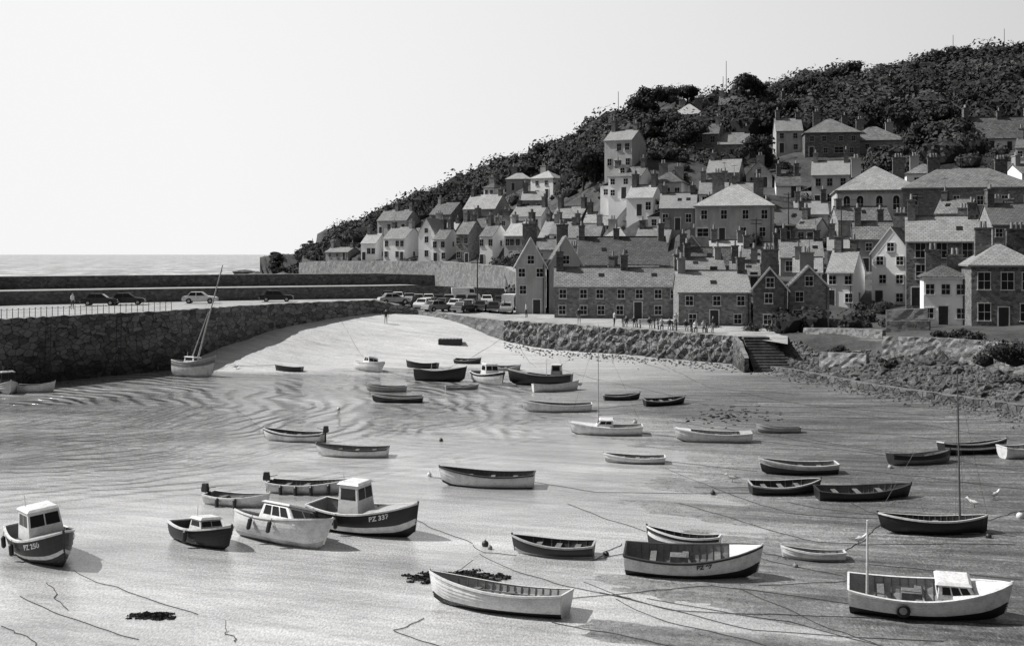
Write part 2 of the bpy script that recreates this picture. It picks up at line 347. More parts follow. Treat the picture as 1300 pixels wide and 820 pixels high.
wallstrip("low_quay_wall",[fl4(530,2.5,4.6),fl4(580,2.4,4.3),fl4(640,1.0,3.98)],1.0,MPale,"low stone wall edging the car park",0.06,0.6,MConc)
wallstrip("promenade_wall",[fl4(640,0.6,4.0),fl4(800,0.4,3.85),fl4(950,0.3,3.65)],1.0,MQuayW,"rough boulder retaining wall below the promenade",0.22,0.4,MStone)
Yb=lambda p,d=0.: float(np.interp(p,dpx,dBY))+d
def bk(p,zb,zt,d=0): Y=Yb(p,d); return (GX(p,Y),Y,zb,zt)
wallstrip("inner_parapet",[bk(p,5.5,7.3) for p in(-300,-200,0,215,350,475,530)]+[bk(575,5.0,7.0),bk(640,4.5,6.6)],7.5,MStoneD,"broad dark stone parapet behind the quay",0.05,0.8,MConc)
wallstrip("sea_parapet",[bk(p,7.0,8.85,7) for p in(-300,-200,0,215,350,475)]+[bk(552,7.0,8.5,7)],1.6,MStoneD,"tall outer stone parapet facing the sea",0.05,0.8,MConc)
wallstrip("sea_wall",[(GX(p,Y),Y,-1,z) for p,Y,z in((380,345,9.0),(400,330,9.6),(460,298,9.8),(560,255,10.),(640,205,9.4),(660,178,8.5))],1.2,MPale,"long stone sea wall below the white terrace",0.1,1.5,MConc)
wallstrip("slipway_kerb",[fl4(930,0.7,1.35,-1),fl4(1000,0.6,1.4,-1),fl4(1100,0.5,1.4,-.5),fl4(1300,0.6,1.6,-.5),fl4(1500,0.6,1.7,-.5)],0.7,MQuayW,"low dark stone edging along the foreshore",0.1,0.6,MStoneD)
# ---------------- houses table
WM={'stone':(MStone,'rubble stone'),'dark':(MStoneD,'dark stone'),'brick':(MBrick,'squared granite'),'white':(MWhite,'whitewashed'),'cream':(MCream,'cream rendered'),'grey':(MGrey,'grey rendered')}
RM={'s':(MSl,'slate'),'d':(MSlD,'dark slate'),'l':(MSlL,'lichen-paled slate')}
LV='in the lower village'; HSd='on the hillside'; US='on the upper slope'; HDs='on the headland slope'; SW='on the sea wall'
# pxL,pxR,base,eave,ridge,Y,D,kind,wall,roof,cols,rows,yaw,ctx
HS=[
(655,697,401,336,303,146,12,'front','cream','s',2,3,0,'beside the quay road'),
(697,745,401,336,301,146.6,12,'front','cream','s',2,3,0,'beside the quay road'),
(735,852,385,336,302,163,12,'gable','stone','d',4,1,5,'behind the waterfront store'),
(704,874,405,364,341,139,8,'gable','stone','s',7,2,3,'facing the promenade'),
(862,960,417,371,345,129,9,'gable','stone','s',3,2,4,'on the promenade'),
(957,1004,420,366,340,125,8,'front','dark','d',1,2,12,'above the harbour steps'),
(1003,1058,418,364,338,126,8,'front','stone','s',2,2,12,'above the harbour steps'),
(1052,1122,390,345,318,140,9,'gable','white','s',3,2,25,'above the harbour'),
(1110,1162,390,320,290,143,8,'front','white','s',2,3,28,'above the harbour'),
(1155,1270,388,306,276,132,9,'gable','stone','s',3,3,18,'overlooking the harbour'),
(1175,1241,414,353,336,118,5,'hip','white','d',3,2,15,'beside the harbour lane'),
(1237,1345,417,338,309,112,9,'hip','stone','s',3,2,14,'overlooking the foreshore'),
(1065,1190,312,242,211,185,14,'hip','cream','l',5,2,12,'chapel hall above village'),
(1152,1330,305,239,214,182,12,'hip','brick','s',6,2,8,'above the village'),
(884,1000,306,262,234,180,11,'hip','cream','l',4,2,10,HSd),
(838,894,292,264,246,195,8,'gable','grey','s',3,1,14,HSd),
(796,848,274,251,236,205,8,'gable','white','l',3,1,18,HSd),
(828,880,256,232,218,214,8,'hip','cream','s',3,1,16,HSd),
(773,834,252,224,213,212,8,'gable','white','s',3,2,20,HSd),
(768,825,216,178,166,238,9,'gable','cream','s',3,2,25,'among trees on the slope'),
(855,902,160,146,132,292,9,'hip','white','l',3,1,15,'near the wooded hilltop'),
(884,925,201,170,158,252,8,'gable','stone','s',2,2,20,US),
(912,960,206,183,169,250,8,'gable','stone','l',3,1,15,US),
(913,948,147,133,123,302,7,'gable','cream','s',2,1,15,'near the wooded hilltop'),
(986,1025,194,166,151,242,8,'gable','cream','s',2,2,10,US),
(1023,1099,199,169,151,236,10,'hip','brick','s',4,2,12,US),
(1077,1158,194,179,161,238,10,'hip','grey','l',4,1,14,US),
(1032,1094,262,222,205,215,9,'gable','cream','s',3,2,16,HSd),
(898,955,241,219,203,226,9,'gable','stone','s',3,1,16,HSd),
(1230,1322,193,175,150,230,9,'gable','white','s',4,1,10,US),
(1108,1156,113,104,95,320,7,'hip','white','l',3,1,8,'on the hilltop'),
(994,1033,142,134,126,302,7,'gable','cream','s',2,1,8,'near the wooded hilltop'),
(833,868,134,127,121,315,7,'gable','white','s',2,1,8,'near the wooded hilltop'),
(478,532,297,280,267,330,9,'gable','cream','l',4,1,25,HDs),
(545,594,291,272,258,312,9,'gable','stone','s',3,1,25,HDs),
(588,648,287,265,248,292,9,'gable','stone','l',3,2,25,HDs),
(412,456,329,320,316,320,6,'gable','grey','s',3,1,25,SW),
(458,489,330,309,297,302,9,'gable','white','l',3,1,20,SW),
(486,534,330,303,289,292,9,'gable','white','s',4,2,20,SW),
(531,555,331,296,278,280,9,'front','white','s',1,2,20,SW),
(550,583,332,304,290,274,9,'gable','white','l',3,2,20,SW),
(579,613,333,297,280,264,9,'gable','stone','s',3,2,20,SW),
(609,644,335,300,285,254,9,'gable','white','s',3,2,20,SW),
(640,690,336,299,282,244,9,'gable','cream','l',4,2,20,'above the beach'),
(684,725,332,301,280,232,9,'gable','grey','s',3,2,20,LV),
(648,704,292,275,262,255,9,'gable','white','s',3,1,20,HDs),
(701,755,291,277,263,250,9,'gable','stone','l',3,1,20,'on the slope'),
(720,775,322,305,285,212,9,'gable','cream','s',3,1,14,LV),
(762,815,326,307,288,202,9,'hip','grey','l',3,1,12,LV),
(806,866,327,308,290,192,9,'gable','cream','s',3,1,12,LV),
(860,911,342,322,300,176,9,'front','stone','s',2,1,14,LV),
(903,957,345,328,306,170,9,'gable','stone','l',3,1,10,LV),
(945,1005,350,334,314,164,9,'gable','white','l',3,1,12,LV),
(992,1060,350,327,305,158,9,'gable','grey','s',3,1,14,LV),
(973,1033,309,286,266,190,9,'gable','stone','d',3,1,10,HSd),
(1010,1064,294,272,256,200,9,'gable','stone','s',3,1,10,HSd),
(740,793,300,286,270,228,9,'gable','cream','l',3,1,16,HSd),
(793,845,298,283,268,222,9,'gable','stone','s',3,1,14,HSd),
(888,935,262,246,230,208,8,'gable','white','s',2,1,14,HSd),
(948,992,238,222,206,226,8,'front','cream','s',2,1,14,HSd),
(1262,1335,330,285,260,150,9,'gable','stone','d',3,2,10,'behind the waterfront'),
(932,985,303,284,266,184,8,'front','grey','s',2,1,8,HSd),
(698,745,311,297,282,224,8,'gable','white','s',2,1,16,LV),
(840,890,313,298,282,200,8,'gable','stone','s',3,1,12,LV),
(886,935,325,310,294,182,8,'gable','cream','s',3,1,12,LV),
(1052,1108,338,318,302,166,8,'gable','stone','s',3,1,14,LV),
(1116,1170,318,300,284,168,8,'gable','cream','l',2,1,14,LV),
(986,1026,251,236,222,218,8,'gable','white','s',2,1,14,HSd),
(546,590,309,295,283,302,8,'gable','cream','l',3,1,22,HDs),
(596,652,303,289,275,276,8,'gable','grey','s',3,1,22,HDs),
(928,977,262,247,233,206,8,'gable','stone','s',2,1,12,HSd),
(1160,1218,352,328,310,150,8,'gable','cream','d',2,1,14,LV),
(928,978,366,350,332,148,8,'gable','stone','s',2,1,10,'behind the promenade'),
(1008,1062,362,346,328,150,8,'gable','grey','s',2,1,14,'behind the promenade'),
(870,925,358,345,328,155,8,'gable','stone','s',2,1,8,'behind the promenade'),
(508,548,315,302,290,318,8,'gable','cream','s',2,1,22,HDs),
]
TP=[]; HB=[]
for h in HS:
    Y=h[5]; w=(h[1]-h[0])*Y/F
    z=GZ(h[2],Y); X=GX((h[0]+h[1])/2,Y); TP.append((X,Y,z)); HB.append((X,Y+h[6]/2,w/2,h[6]/2))
def tz(px,py,Y,dz=0): return (GX(px,Y),Y,GZ(py,Y)+dz)
CR=[(350,317,650),(385,306,560),(420,300,500),(465,290,440),(520,262,410),(560,246,400),(600,236,380),(640,219,365),(700,196,350),(760,178,335),(800,154,325),(830,134,322),(900,132,320),(950,118,318),(1000,116,320),(1060,101,322),(1130,92,325),(1200,83,328),(1300,73,330),(1450,72,330),(1700,80,330),(1900,90,330)]
for p,y,Y in CR:
    TP.append(tz(p,y+9,Y+(12 if p==1130 else 0),-1)); TP.append((GX(p,Y+90),Y+90,GZ(y+10,Y)-8)); TP.append((GX(p,Y+300),Y+300,GZ(y+10,Y)-25))
TP+= [(GX(330,640),640,-1),(GX(380,520),520,1),(GX(400,380),380,6),(GX(380,560),560,6),(GX(460,300),300,9.5),(GX(560,257),257,9.7),(GX(640,207),207,9.),(GX(420,400),400,12),
 (GX(655,175),175,4.5),(GX(700,150),150,3.2),(GX(850,135),135,3.),(GX(960,114),114,2.6),(GX(1000,106),106,1.3),(GX(1100,94),94,1.4),(GX(1100,104),104,2.4),(GX(1300,80),80,1.5),(GX(1500,72),72,1.5),(GX(1700,64),64,1.5),
 (GX(1200,93),93,2.0),(GX(1200,99),99,4.2),(GX(1300,88),88,2.2),(GX(1300,100),100,4.6),(GX(1060,112),112,3.6),(GX(1120,112),112,4.2),(GX(1500,100),100,6),(GX(1700,100),100,7),(GX(1500,150),150,18),(GX(1500,230),230,45),(GX(1800,230),230,45),
 (GX(1200,260),260,GZ(165,260)),(GX(1250,210),210,GZ(215,210)),(GX(1150,215),215,GZ(225,215)),(GX(720,290),290,GZ(235,290)),(GX(1140,290),290,GZ(132,290)),(GX(1300,280),280,GZ(125,280)),(GX(960,280),280,GZ(160,280)),(GX(800,270),270,GZ(190,270))]
terT=TPS(TP,0.0004)
tpx=[300,330,380,400,460,560,640,655,700,960,1100,1300,1500,1900]; tY=[700,640,520,380,300,256,206,172,150,113,93.2,78.6,70.6,59]
def tfront(px): return np.interp(px,tpx,tY)
def tzf(x,y):
    return np.maximum(terT(x,y)+0.25*sn(x*0.35,y*0.35),-1.5)
te=grid("hill",np.linspace(330,1900,260),np.linspace(0,1,170),lambda px,t:tfront(px)+(np.maximum(tfront(px)+260,640)-tfront(px))*t**1.3,tzf,MHill,skirt=-2); top(te,"steep grassy and wooded hillside above the village","hill",kind="structure")
# smaller cottages and sheds filling the lanes between the lower houses
INF=[]
for _ in range(2500):
    if len(INF)>=26: break
    px=rng.uniform(500,1330); Y=rng.uniform(262,320) if px<700 else rng.uniform(150,205)
    if px<700 and len([1 for q in INF if q[0]<700])>=6: continue
    if px>960 and Y<152: continue
    x=GX(px,Y); w=rng.uniform(2.4,4.6); D=rng.uniform(5,7)
    if any(abs(x-q[0])<w+q[2]+.3 and abs(Y+D/2-q[1])<D/2+q[3]+.3 for q in HB): continue
    z=float(tzf(x,Y))-.2
    if px<700 and z<11: continue
    HB.append((x,Y+D/2,w,D/2)); Hh=rng.choice([2.6,2.9,4.6]); rise=rng.uniform(1.5,2.3); fy=lambda zz,YY:HZ+(H0-zz)*F/YY
    INF.append((650+(x-w)*F/Y,650+(x+w)*F/Y,fy(z,Y),fy(z+Hh,Y),fy(z+Hh+rise,Y+D/2),Y,D,['gable','gable','gable','front','hip'][rng.integers(5)],['stone','white','cream','grey','stone','white'][rng.integers(6)],['s','d','l','s'][rng.integers(4)],2,1 if Hh<4 else 2,float(rng.uniform(0,35)),'tucked between neighbours'))
# ---------------- window / door / chimney meshes
def winmesh(w,h,name,arch=False,far=False):
    b=MB(); f=0.05; q=.022
    b.add([(-w/2,-0.03,0),(w/2,-0.03,0),(w/2,-0.03,h),(-w/2,-0.03,h)],[(0,1,2,3)],1)
    b.box(-w/2-f,-w/2+0.01,-0.07,0.05,0,h,0); b.box(w/2-0.01,w/2+f,-0.07,0.05,0,h,0)
    if arch:
        n=10; v=[(0,-.03,h)]+[(w/2*math.cos(math.pi*i/n),-.03,h+w/2*math.sin(math.pi*i/n)) for i in range(n+1)]
        b.add(v,[(0,i,i+1) for i in range(1,n+1)],1)
        for i in range(n):
            a0,a1=math.pi*i/n,math.pi*(i+1)/n; R0,R1=w/2-.01,w/2+.13
            b.add([(R0*math.cos(a0),-.08,h+R0*math.sin(a0)),(R1*math.cos(a0),-.08,h+R1*math.sin(a0)),(R1*math.cos(a1),-.08,h+R1*math.sin(a1)),(R0*math.cos(a1),-.08,h+R0*math.sin(a1))],[(0,1,2,3)],0)
    else: b.box(-w/2-f-.03,w/2+f+.03,-0.075,0.05,h,h+.09,0)
    b.box(-w/2-f-.05,w/2+f+.05,-0.16,0.05,-0.10,0,0)
    b.box(-w/2+.01,w/2-.01,-0.06,0.0,h/2-q,h/2+q,0); b.box(-q*.8,q*.8,-0.058,0.0,0,h,0)
    me=bpy.data.meshes.new(name); me.from_pydata(b.v,[],b.f); me.materials.append(ML if far else MW); me.materials.append(MGl); me.polygons.foreach_set('material_index',b.m); return me
WME={k:winmesh(k[0],k[1],"window") for k in((0.9,1.35),(1.1,1.6),(0.8,1.0),(1.7,1.2))}
WMF={k:winmesh(k[0],k[1],"window",far=True) for k in((0.9,1.35),(1.1,1.6),(0.8,1.0),(1.7,1.2))}
ARCHW=winmesh(1.0,1.7,"arched_window",True)
def doormesh():
    b=MB(); b.box(-.45,.45,-0.05,0.03,0,2.0,0); b.box(-.55,-.45,-0.08,0.03,0,2.1,1); b.box(.45,.55,-0.08,0.03,0,2.1,1); b.box(-.45,.45,-0.08,0.03,2.0,2.1,1)
    b.box(-.35,-.05,-.07,-.05,1.1,1.8,0); b.box(.05,.35,-.07,-.05,1.1,1.8,0)
    me=bpy.data.meshes.new("door"); me.from_pydata(b.v,[],b.f); me.materials.append(MD); me.materials.append(MW); me.polygons.foreach_set('material_index',b.m); return me
DME=doormesh()
def chimesh(mat,s,tall,pots):
    b=MB(); w=.42+.17*pots; b.box(-w,w,-.42,.42,-1.6,tall,0); b.box(-w-.09,w+.09,-.51,.51,tall,tall+.16,0)
    for k in range(pots):
        x=(k-(pots-1)/2)*.42; b.cyl((x,0,tall+.16),(x,0,tall+.8),.17,.13,8,1)
    me=bpy.data.meshes.new("chimney"); me.from_pydata(b.v,[],b.f); me.materials.append(mat); me.materials.append(MGrey); me.polygons.foreach_set('material_index',b.m); return me
CME=[chimesh(MStoneD,1,1.5,2),chimesh(MStoneD,1,1.9,3),chimesh(MBrick,1,1.6,2),chimesh(MStoneD,1,1.2,1),chimesh(MGrey,1,1.4,2)]
b=MB(); b.cyl((0,0,0),(0,0,2.2),.03,.02,4); b.cyl((-.7,0,2.0),(.7,0,2.0),.02,.02,4)
for k in range(6): b.cyl((-.6+k*.24,-.35,2.0),(-.6+k*.24,.35,2.0),.015,.015,4)
AER=bpy.data.meshes.new("aerial"); AER.from_pydata(b.v,[],b.f); AER.materials.append(MK)
def inst(me,name,parent,loc,rz=0):
    o=bpy.data.objects.new(name,me); link(o,parent); o.location=loc; o.rotation_euler=(0,0,rz); return o
def setuv(o,fn=None):
    me=o.data; uv=me.uv_layers.new(name="uv")
    for p in me.polygons:
        n=p.normal; t=Vector((0,0,1)).cross(n)
        if t.length<1e-3: t=Vector((1,0,0))
        t.normalize(); s=n.cross(t)
        for li in p.loop_indices:
            c=me.vertices[me.loops[li].vertex_index].co; uv.data[li].uv=(c.dot(t),c.dot(s))
def house(h):
    pl,pr,pb,pe,pd,Y,D,kind,wm,rm,cols,rows,yaw,ctx=h
    hall='chapel' in ctx
    yaw=yaw+(random.uniform(-5,5) if Y>150 and not hall else 0)
    y=math.radians(yaw); tw=(pr-pl)*Y/F; Wd=max(3.0,(tw-D*math.sin(abs(y)))/math.cos(y))
    if kind=='front' and Wd<D*0.4: Wd=tw*0.9
    Xc=GX(pl,Y)+Wd*math.cos(y)/2
    Z=GZ(pb,Y); Hh=(pb-pe)*Y/F; Hr=GZ(pd,Y+D/2)-Z; Hr=max(Hr,Hh+1.2)
    root=empty("chapel" if hall else ("stone_house" if wm in('stone','dark','brick') else ("white_house" if wm=='white' else "rendered_house")),(Xc,Y,Z),-y)
    kindw={'gable':'gabled','front':'gable-fronted','hip':'hip-roofed'}[kind]
    top(root,f"{WM[wm][1]} {kindw} house with {RM[rm][1]} roof {ctx}","chapel" if hall else "house",None if hall else "village houses")
    w=Wd/2; b=MB(); zb=-4
    base=[(-w,0),(w,0),(w,D),(-w,D)]
    v=[(x,yy,zb) for x,yy in base]+[(x,yy,Hh) for x,yy in base]
    f=[(0,1,5,4),(2,3,7,6)]
    if kind=='gable':
        v+=[(-w,D/2,Hr-.1),(w,D/2,Hr-.1)]; f+=[(1,2,6,9,5),(3,0,4,8,7)]
    elif kind=='front':
        v+=[(0,0,Hr-.1),(0,D,Hr-.1)]; f=[(0,1,5,8,4),(2,3,7,9,6),(1,2,6,5),(3,0,4,7)]
    else: f+=[(1,2,6,5),(3,0,4,7)]
    b.add(v,f); b.obj("wall",WM[wm][0],root)
    o=0.32; b=MB(); th=0.14
    if kind=='hip':
        ro=max(0.1,w-D/2) ; hh=Hh-0.02
        v=[(-w-o,-o,hh),(w+o,-o,hh),(w+o,D+o,hh),(-w-o,D+o,hh),(-w-o,-o,hh+th),(w+o,-o,hh+th),(w+o,D+o,hh+th),(-w-o,D+o,hh+th),(-ro,D/2,Hr),(ro,D/2,Hr)]
        f=[(3,2,1,0),(0,1,5,4),(1,2,6,5),(2,3,7,6),(3,0,4,7),(4,5,9,8),(5,6,9),(6,7,8,9),(7,4,8)]
    else:
        sl_=(Hr-Hh)/((D/2) if kind=='gable' else w)
        half=(D/2 if kind=='gable' else w); e=half+o; ln=(w if kind=='gable' else D/2)+0.12
        zz=Hr-sl_*e
        sec=[(-e,zz),(0,Hr),(e,zz),(e,zz+th),(0,Hr+th),(-e,zz+th)]
        if kind=='gable': v=[(-ln,a+D/2,z) for a,z in sec]+[(ln,a+D/2,z) for a,z in sec]
        else: v=[(-a,D/2-ln,z) for a,z in sec]+[(-a,D/2+ln,z) for a,z in sec]
        f=[(j,(j+1)%6,6+(j+1)%6,6+j) for j in range(6)]+[(0,5,4,1),(1,4,3,2),(7,10,11,6),(8,9,10,7)]
    b.add(v,f); rf=b.obj("roof",RM[rm][0],root); setuv(rf)
    if kind=='gable' and Y<260:
        b=MB(); b.box(-w-.14,w+.14,D/2-.14,D/2+.14,Hr+th-.08,Hr+th+.1); b.obj("ridge_tiles",MStoneD,rf)
    if Y<200:
        b=MB()
        if kind!='front': b.box(-w-.2,w+.2,-o-.08,-o-.01,(Hh-.06 if kind=='hip' else zz-.02),(Hh+.02 if kind=='hip' else zz+.06))
        else:
            for s_ in(-1,1):
                b.add([(0,-.16,Hr+th),(s_*e,-.16,zz+th),(s_*e,-.16,zz-.1),(0,-.16,Hr-.1)],[(0,1,2,3) if s_<0 else (3,2,1,0)])
        b.obj("gutter" if kind!='front' else "bargeboard",MW if (kind=='front' or wm=='white') else MG,root)
        b=MB(); b.cyl((w-.3,-.08,-.5),(w-.3,-.08,Hh),.05,.05,5); b.obj("drainpipe",MK,root)
    WW=WME if Y<215 else WMF
    sh=Hh/rows; small=(sh<2.4); wk=(0.9,1.35)
    if small: wk=(0.8,1.0)
    if Y<135 and not small: wk=(1.1,1.6)
    dc=random.randrange(cols) if cols>1 else -1
    for r in range(rows):
        for c in range(cols):
            x=-w+Wd*(c+.5)/cols+random.uniform(-.12,.12)*(Wd/cols)
            if wk[0]+.25>Wd/cols: 
                if c%2: continue
            if r==0 and c==dc: inst(DME,"door",root,(x,-.005,0)); continue
            if not hall and random.random()<.12: continue
            k2=wk
            if r==0 and random.random()<.2 and Wd/cols>2.4 and sh>2.2: k2=(1.7,1.2)
            zz_=sh*r+max(0.55,(sh-wk[1])*0.55)
            if zz_+wk[1]+.15>Hh+(0 if kind!='front' else .5): zz_=Hh-wk[1]-.2
            inst(ARCHW if hall else WW[k2],"window",root,(x,-.005,zz_-(.3 if hall else 0)))
        for c in range(1 if D<11 else 3):
            yy=D*(c+.5)/(1 if D<11 else 3)
            if random.random()<.6 and sh>2: inst(WW[(0.8,1.0)],"window",root,(w+.005,yy,sh*r+1.0 if sh>2.3 else .6),math.pi/2)
    if kind=='front' and Hr-Hh>2: inst(WW[(0.8,1.0)],"window",root,(0,-.005,Hh+.1))
    if hall:
        b=MB(); b.box(-w-.05,w+.05,-.12,-.01,Hh*.5-.1,Hh*.5+.12); b.box(-w-.05,w+.05,-.14,-.01,Hh-.45,Hh-.15); b.obj("string_course",MStone,root)
    if kind=='gable' and Wd>6 and random.random()<.35 and pb>150 and 'promenade' not in ctx:
        for x in ((random.uniform(-.4,.4)*w,) if Wd<9 else (-.45*w,.4*w)):
            yd=D*.16; zd=Hh+sl_*yd; d=empty("dormer"); d.parent=root; d.location=(x,yd,zd)
            b=MB(); b.fr((-.7,.7,0,2.2,-.2),(-.7,.7,0,2.2,1.15)); b.obj("dormer_wall",MWhite,d)
            b=MB(); b.add([(-.9,-.2,1.1),(.9,-.2,1.1),(.9,2.6,1.1),(-.9,2.6,1.1),(0,-.2,1.75),(0,2.6,1.75)],[(3,2,1,0),(0,1,4),(1,2,5,4),(2,3,5),(3,0,4,5)]); q=b.obj("dormer_roof",RM[rm][0],d); setuv(q)
            inst(WW[(0.8,1.0)],"window",d,(0,-.005,0.02))
    elif kind=='gable' and Y<200:
        for _ in range(random.randrange(3)):
            x=random.uniform(-.7,.7)*w; ya=D*random.uniform(.15,.25); za=Hr-sl_*(D/2-ya)+th; zb2=Hr-sl_*(D/2-ya-.8)+th
            b=MB(); b.add([(x-.35,ya,za+.03),(x+.35,ya,za+.03),(x+.35,ya+.8,zb2+.03),(x-.35,ya+.8,zb2+.03)],[(0,1,2,3)]); b.obj("skylight",MGl,rf)
    if random.random()<.4 and kind=='gable' and Y<290 and D>=7 and 'promenade' not in ctx:
        q=empty("extension"); q.parent=root; xs=w if random.random()<.5 else -w; lw=min(3.0,Wd*.35); hh2=min(Hh*.62,2.9)
        x0=(xs if xs>0 else xs-lw); b=MB()
        b.fr((x0,x0+lw,D*.25,D*.85,-3),(x0,x0+lw,D*.25,D*.85,hh2)); b.obj("extension_wall",random.choice([MWhite,MStone,MCream]),q)
        za,zc=(hh2+1.1,hh2) if xs>0 else (hh2,hh2+1.1)
        b=MB(); b.add([(x0-.1,D*.22,za-.12),(x0+lw+.1,D*.22,zc-.12),(x0+lw+.1,D*.88,zc-.12),(x0-.1,D*.88,za-.12),(x0-.1,D*.22,za),(x0+lw+.1,D*.22,zc),(x0+lw+.1,D*.88,zc),(x0-.1,D*.88,za)],[(3,2,1,0),(4,5,6,7),(0,1,5,4),(1,2,6,5),(2,3,7,6),(3,0,4,7)]); g=b.obj("extension_roof",RM[rm][0],q); setuv(g)
        inst(WW[(0.8,1.0)],"window",q,(x0+lw/2,D*.25-.005,.8))
    if kind=='gable': cl=[(-w+.6,D/2,Hr)]+([(w-.6,D/2,Hr)] if random.random()<.85 else [])+([(random.uniform(-.2,.2)*w,D/2,Hr)] if Wd>9 else [])
    elif kind=='front': cl=[(0,D-.8,Hr)]
    else: cl=[(-w*.45,D/2+.3,Hr-.2),(w*.6,D*.6,Hr-.6)]
    if 'tucked' in ctx: cl=cl[:1]
    for l in cl:
        cm=random.choice(CME)
        ch=inst(cm,"chimney",rf,l,0 if kind!='gable' else math.pi/2)
        if random.random()<.3: inst(AER,"aerial",ch,(.3,.1,1.2),random.uniform(0,3))
    return root
for h in HS: house(h)
for h in INF: house(h)
# ---------------- foliage
def ico():
    import bmesh
    bm=bmesh.new(); bmesh.ops.create_icosphere(bm,subdivisions=1,radius=1); v=np.array([x.co[:] for x in bm.verts]); f=np.array([[q.index for q in p.verts] for p in bm.faces]); bm.free(); return v,f
IV,IF=ico()
def leafmass(name,C,R,K,mat,core=0.72,leaf=0.55):
    C=np.array(C);R=np.array(R); n=len(C)
    d=rng.normal(size=(n,K,3)); d/=np.linalg.norm(d,axis=2,keepdims=True); d[:,:,2]=np.where(d[:,:,2]<-.3,-d[:,:,2],d[:,:,2])
    lump=1+0.24*np.sin(d[:,:,0]*5+C[:,None,0])*np.sin(d[:,:,1]*6+C[:,None,1]*1.7)
    rad=rng.uniform(0.8,1.06,(n,K,1))*lump[:,:,None]
    c=C[:,None,:]+d*rad*R[:,None,:]
    nn=d+0.35*rng.normal(size=(n,K,3)); nn/=np.linalg.norm(nn,axis=2,keepdims=True)
    a=np.cross(nn,rng.normal(size=(n,K,3))); a/=np.linalg.norm(a,axis=2,keepdims=True)+1e-6
    bb=np.cross(nn,a)
    s=(leaf*rng.uniform(.5,1.3,(n,K,1)))*np.clip(R[:,None,:1]/2.6,.5,1.3)
    q=np.stack([c-a*s-bb*s*.6,c+a*s-bb*s*.6,c+a*s*.8+bb*s*.7,c-a*s*.7+bb*s*.8],2).reshape(-1,3)
    nq=n*K; f=np.arange(nq*4).reshape(-1,4).tolist()
    v=q.tolist()
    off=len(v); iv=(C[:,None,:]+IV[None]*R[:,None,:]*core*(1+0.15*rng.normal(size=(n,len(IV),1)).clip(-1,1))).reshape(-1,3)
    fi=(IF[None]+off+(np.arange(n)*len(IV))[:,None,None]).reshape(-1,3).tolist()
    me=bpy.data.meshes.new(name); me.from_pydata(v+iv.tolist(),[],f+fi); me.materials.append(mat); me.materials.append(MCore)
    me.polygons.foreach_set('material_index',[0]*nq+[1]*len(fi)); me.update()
    return bpy.data.objects.new(name,me)
HBa=np.array(HB)
def hitfoot(x,y,m):
    fr=np.where(HBa[:,1]>228,8+m,m)
    return bool(np.any((np.abs(x-HBa[:,0])<HBa[:,2]+m)&(y>HBa[:,1]-HBa[:,3]-fr)&(y<HBa[:,1]+HBa[:,3]+m)))
wc=[];wr=[];gc=[];gr=[]
tries=0
cx=[c[0] for c in CR]; cY=[c[2] for c in CR]
while len(wc)<2300 and tries<90000:
    tries+=1
    px=rng.uniform(345,1420); yf=float(tfront(px)); yc=float(np.interp(px,cx,cY))+20
    y0=max(yf+3,118); Y=math.sqrt(rng.uniform(y0*y0,yc*yc)); x=GX(px,Y)
    dd=np.min(np.hypot(HBa[:,0]-x,HBa[:,1]-Y)); 
    village=(Y<218 and px>700) or (Y<290 and 440<px<=700)
    if dd<12 or village:
        if hitfoot(x,Y,.8): continue
        if len(gc)>3000: continue
        if rng.random()<(0.4 if Y<200 else .1): continue
        r=rng.uniform(1.0,2.6) if dd>8 else rng.uniform(.6,1.4); gc.append((x,Y,r*.35)); gr.append((r,r,r*.8))
    else:
        big=rng.random()<.35
        r=rng.uniform(4.0,6.5) if big else rng.uniform(2.0,4.0); k=rng.uniform(.6,.95)
        if px<430: r*=.6; k*=.6
        if hitfoot(x,Y,r*.8): continue
        wc.append((x,Y,r*k*.4)); wr.append((r,r,r*k))
for L_ in(wc,gc):
    A=np.array(L_); z=tzf(A[:,0],A[:,1]); A[:,2]+=z; L_[:]=A.tolist()
o=leafmass("woodland",wc,wr,260,MFol,0.86,0.3); link(o); top(o,"dense dark wood and scrub covering the hill","woodland",kind="stuff")
o=leafmass("garden_shrubs",gc,gr,90,MFol2,0.8,0.26); link(o); top(o,"garden shrubs and hedges between the houses","shrubs",kind="stuff")
def tree(px,Y,hgt,r,label,group="hillside trees"):
    x=GX(px,Y); z=float(tzf(x,Y)); e=empty("tree",(x,Y,z)); top(e,label,"tree",group)
    b=MB(); b.cyl((0,0,-1),(0.2,0,hgt*.55),.32,.2,7)
    for i in range(5):
        a=i*1.3; b.cyl((0.1,0,hgt*(.3+.05*i)),(math.cos(a)*r*.7,math.sin(a)*r*.7,hgt*(.6+.05*i)),.14,.05,5)
    b.obj("trunk",MBark,e)
    cs=[];rs=[]
    for i in range(13):
        a=random.uniform(0,6.28); q=random.uniform(.1,.8)*r; cs.append((math.cos(a)*q,math.sin(a)*q,hgt*random.uniform(.4,.9))); k=random.uniform(.28,.5)*r; rs.append((k,k,k*.75))
    o=leafmass("crown",cs,rs,130,MFol,0.72,0.34); link(o,e)
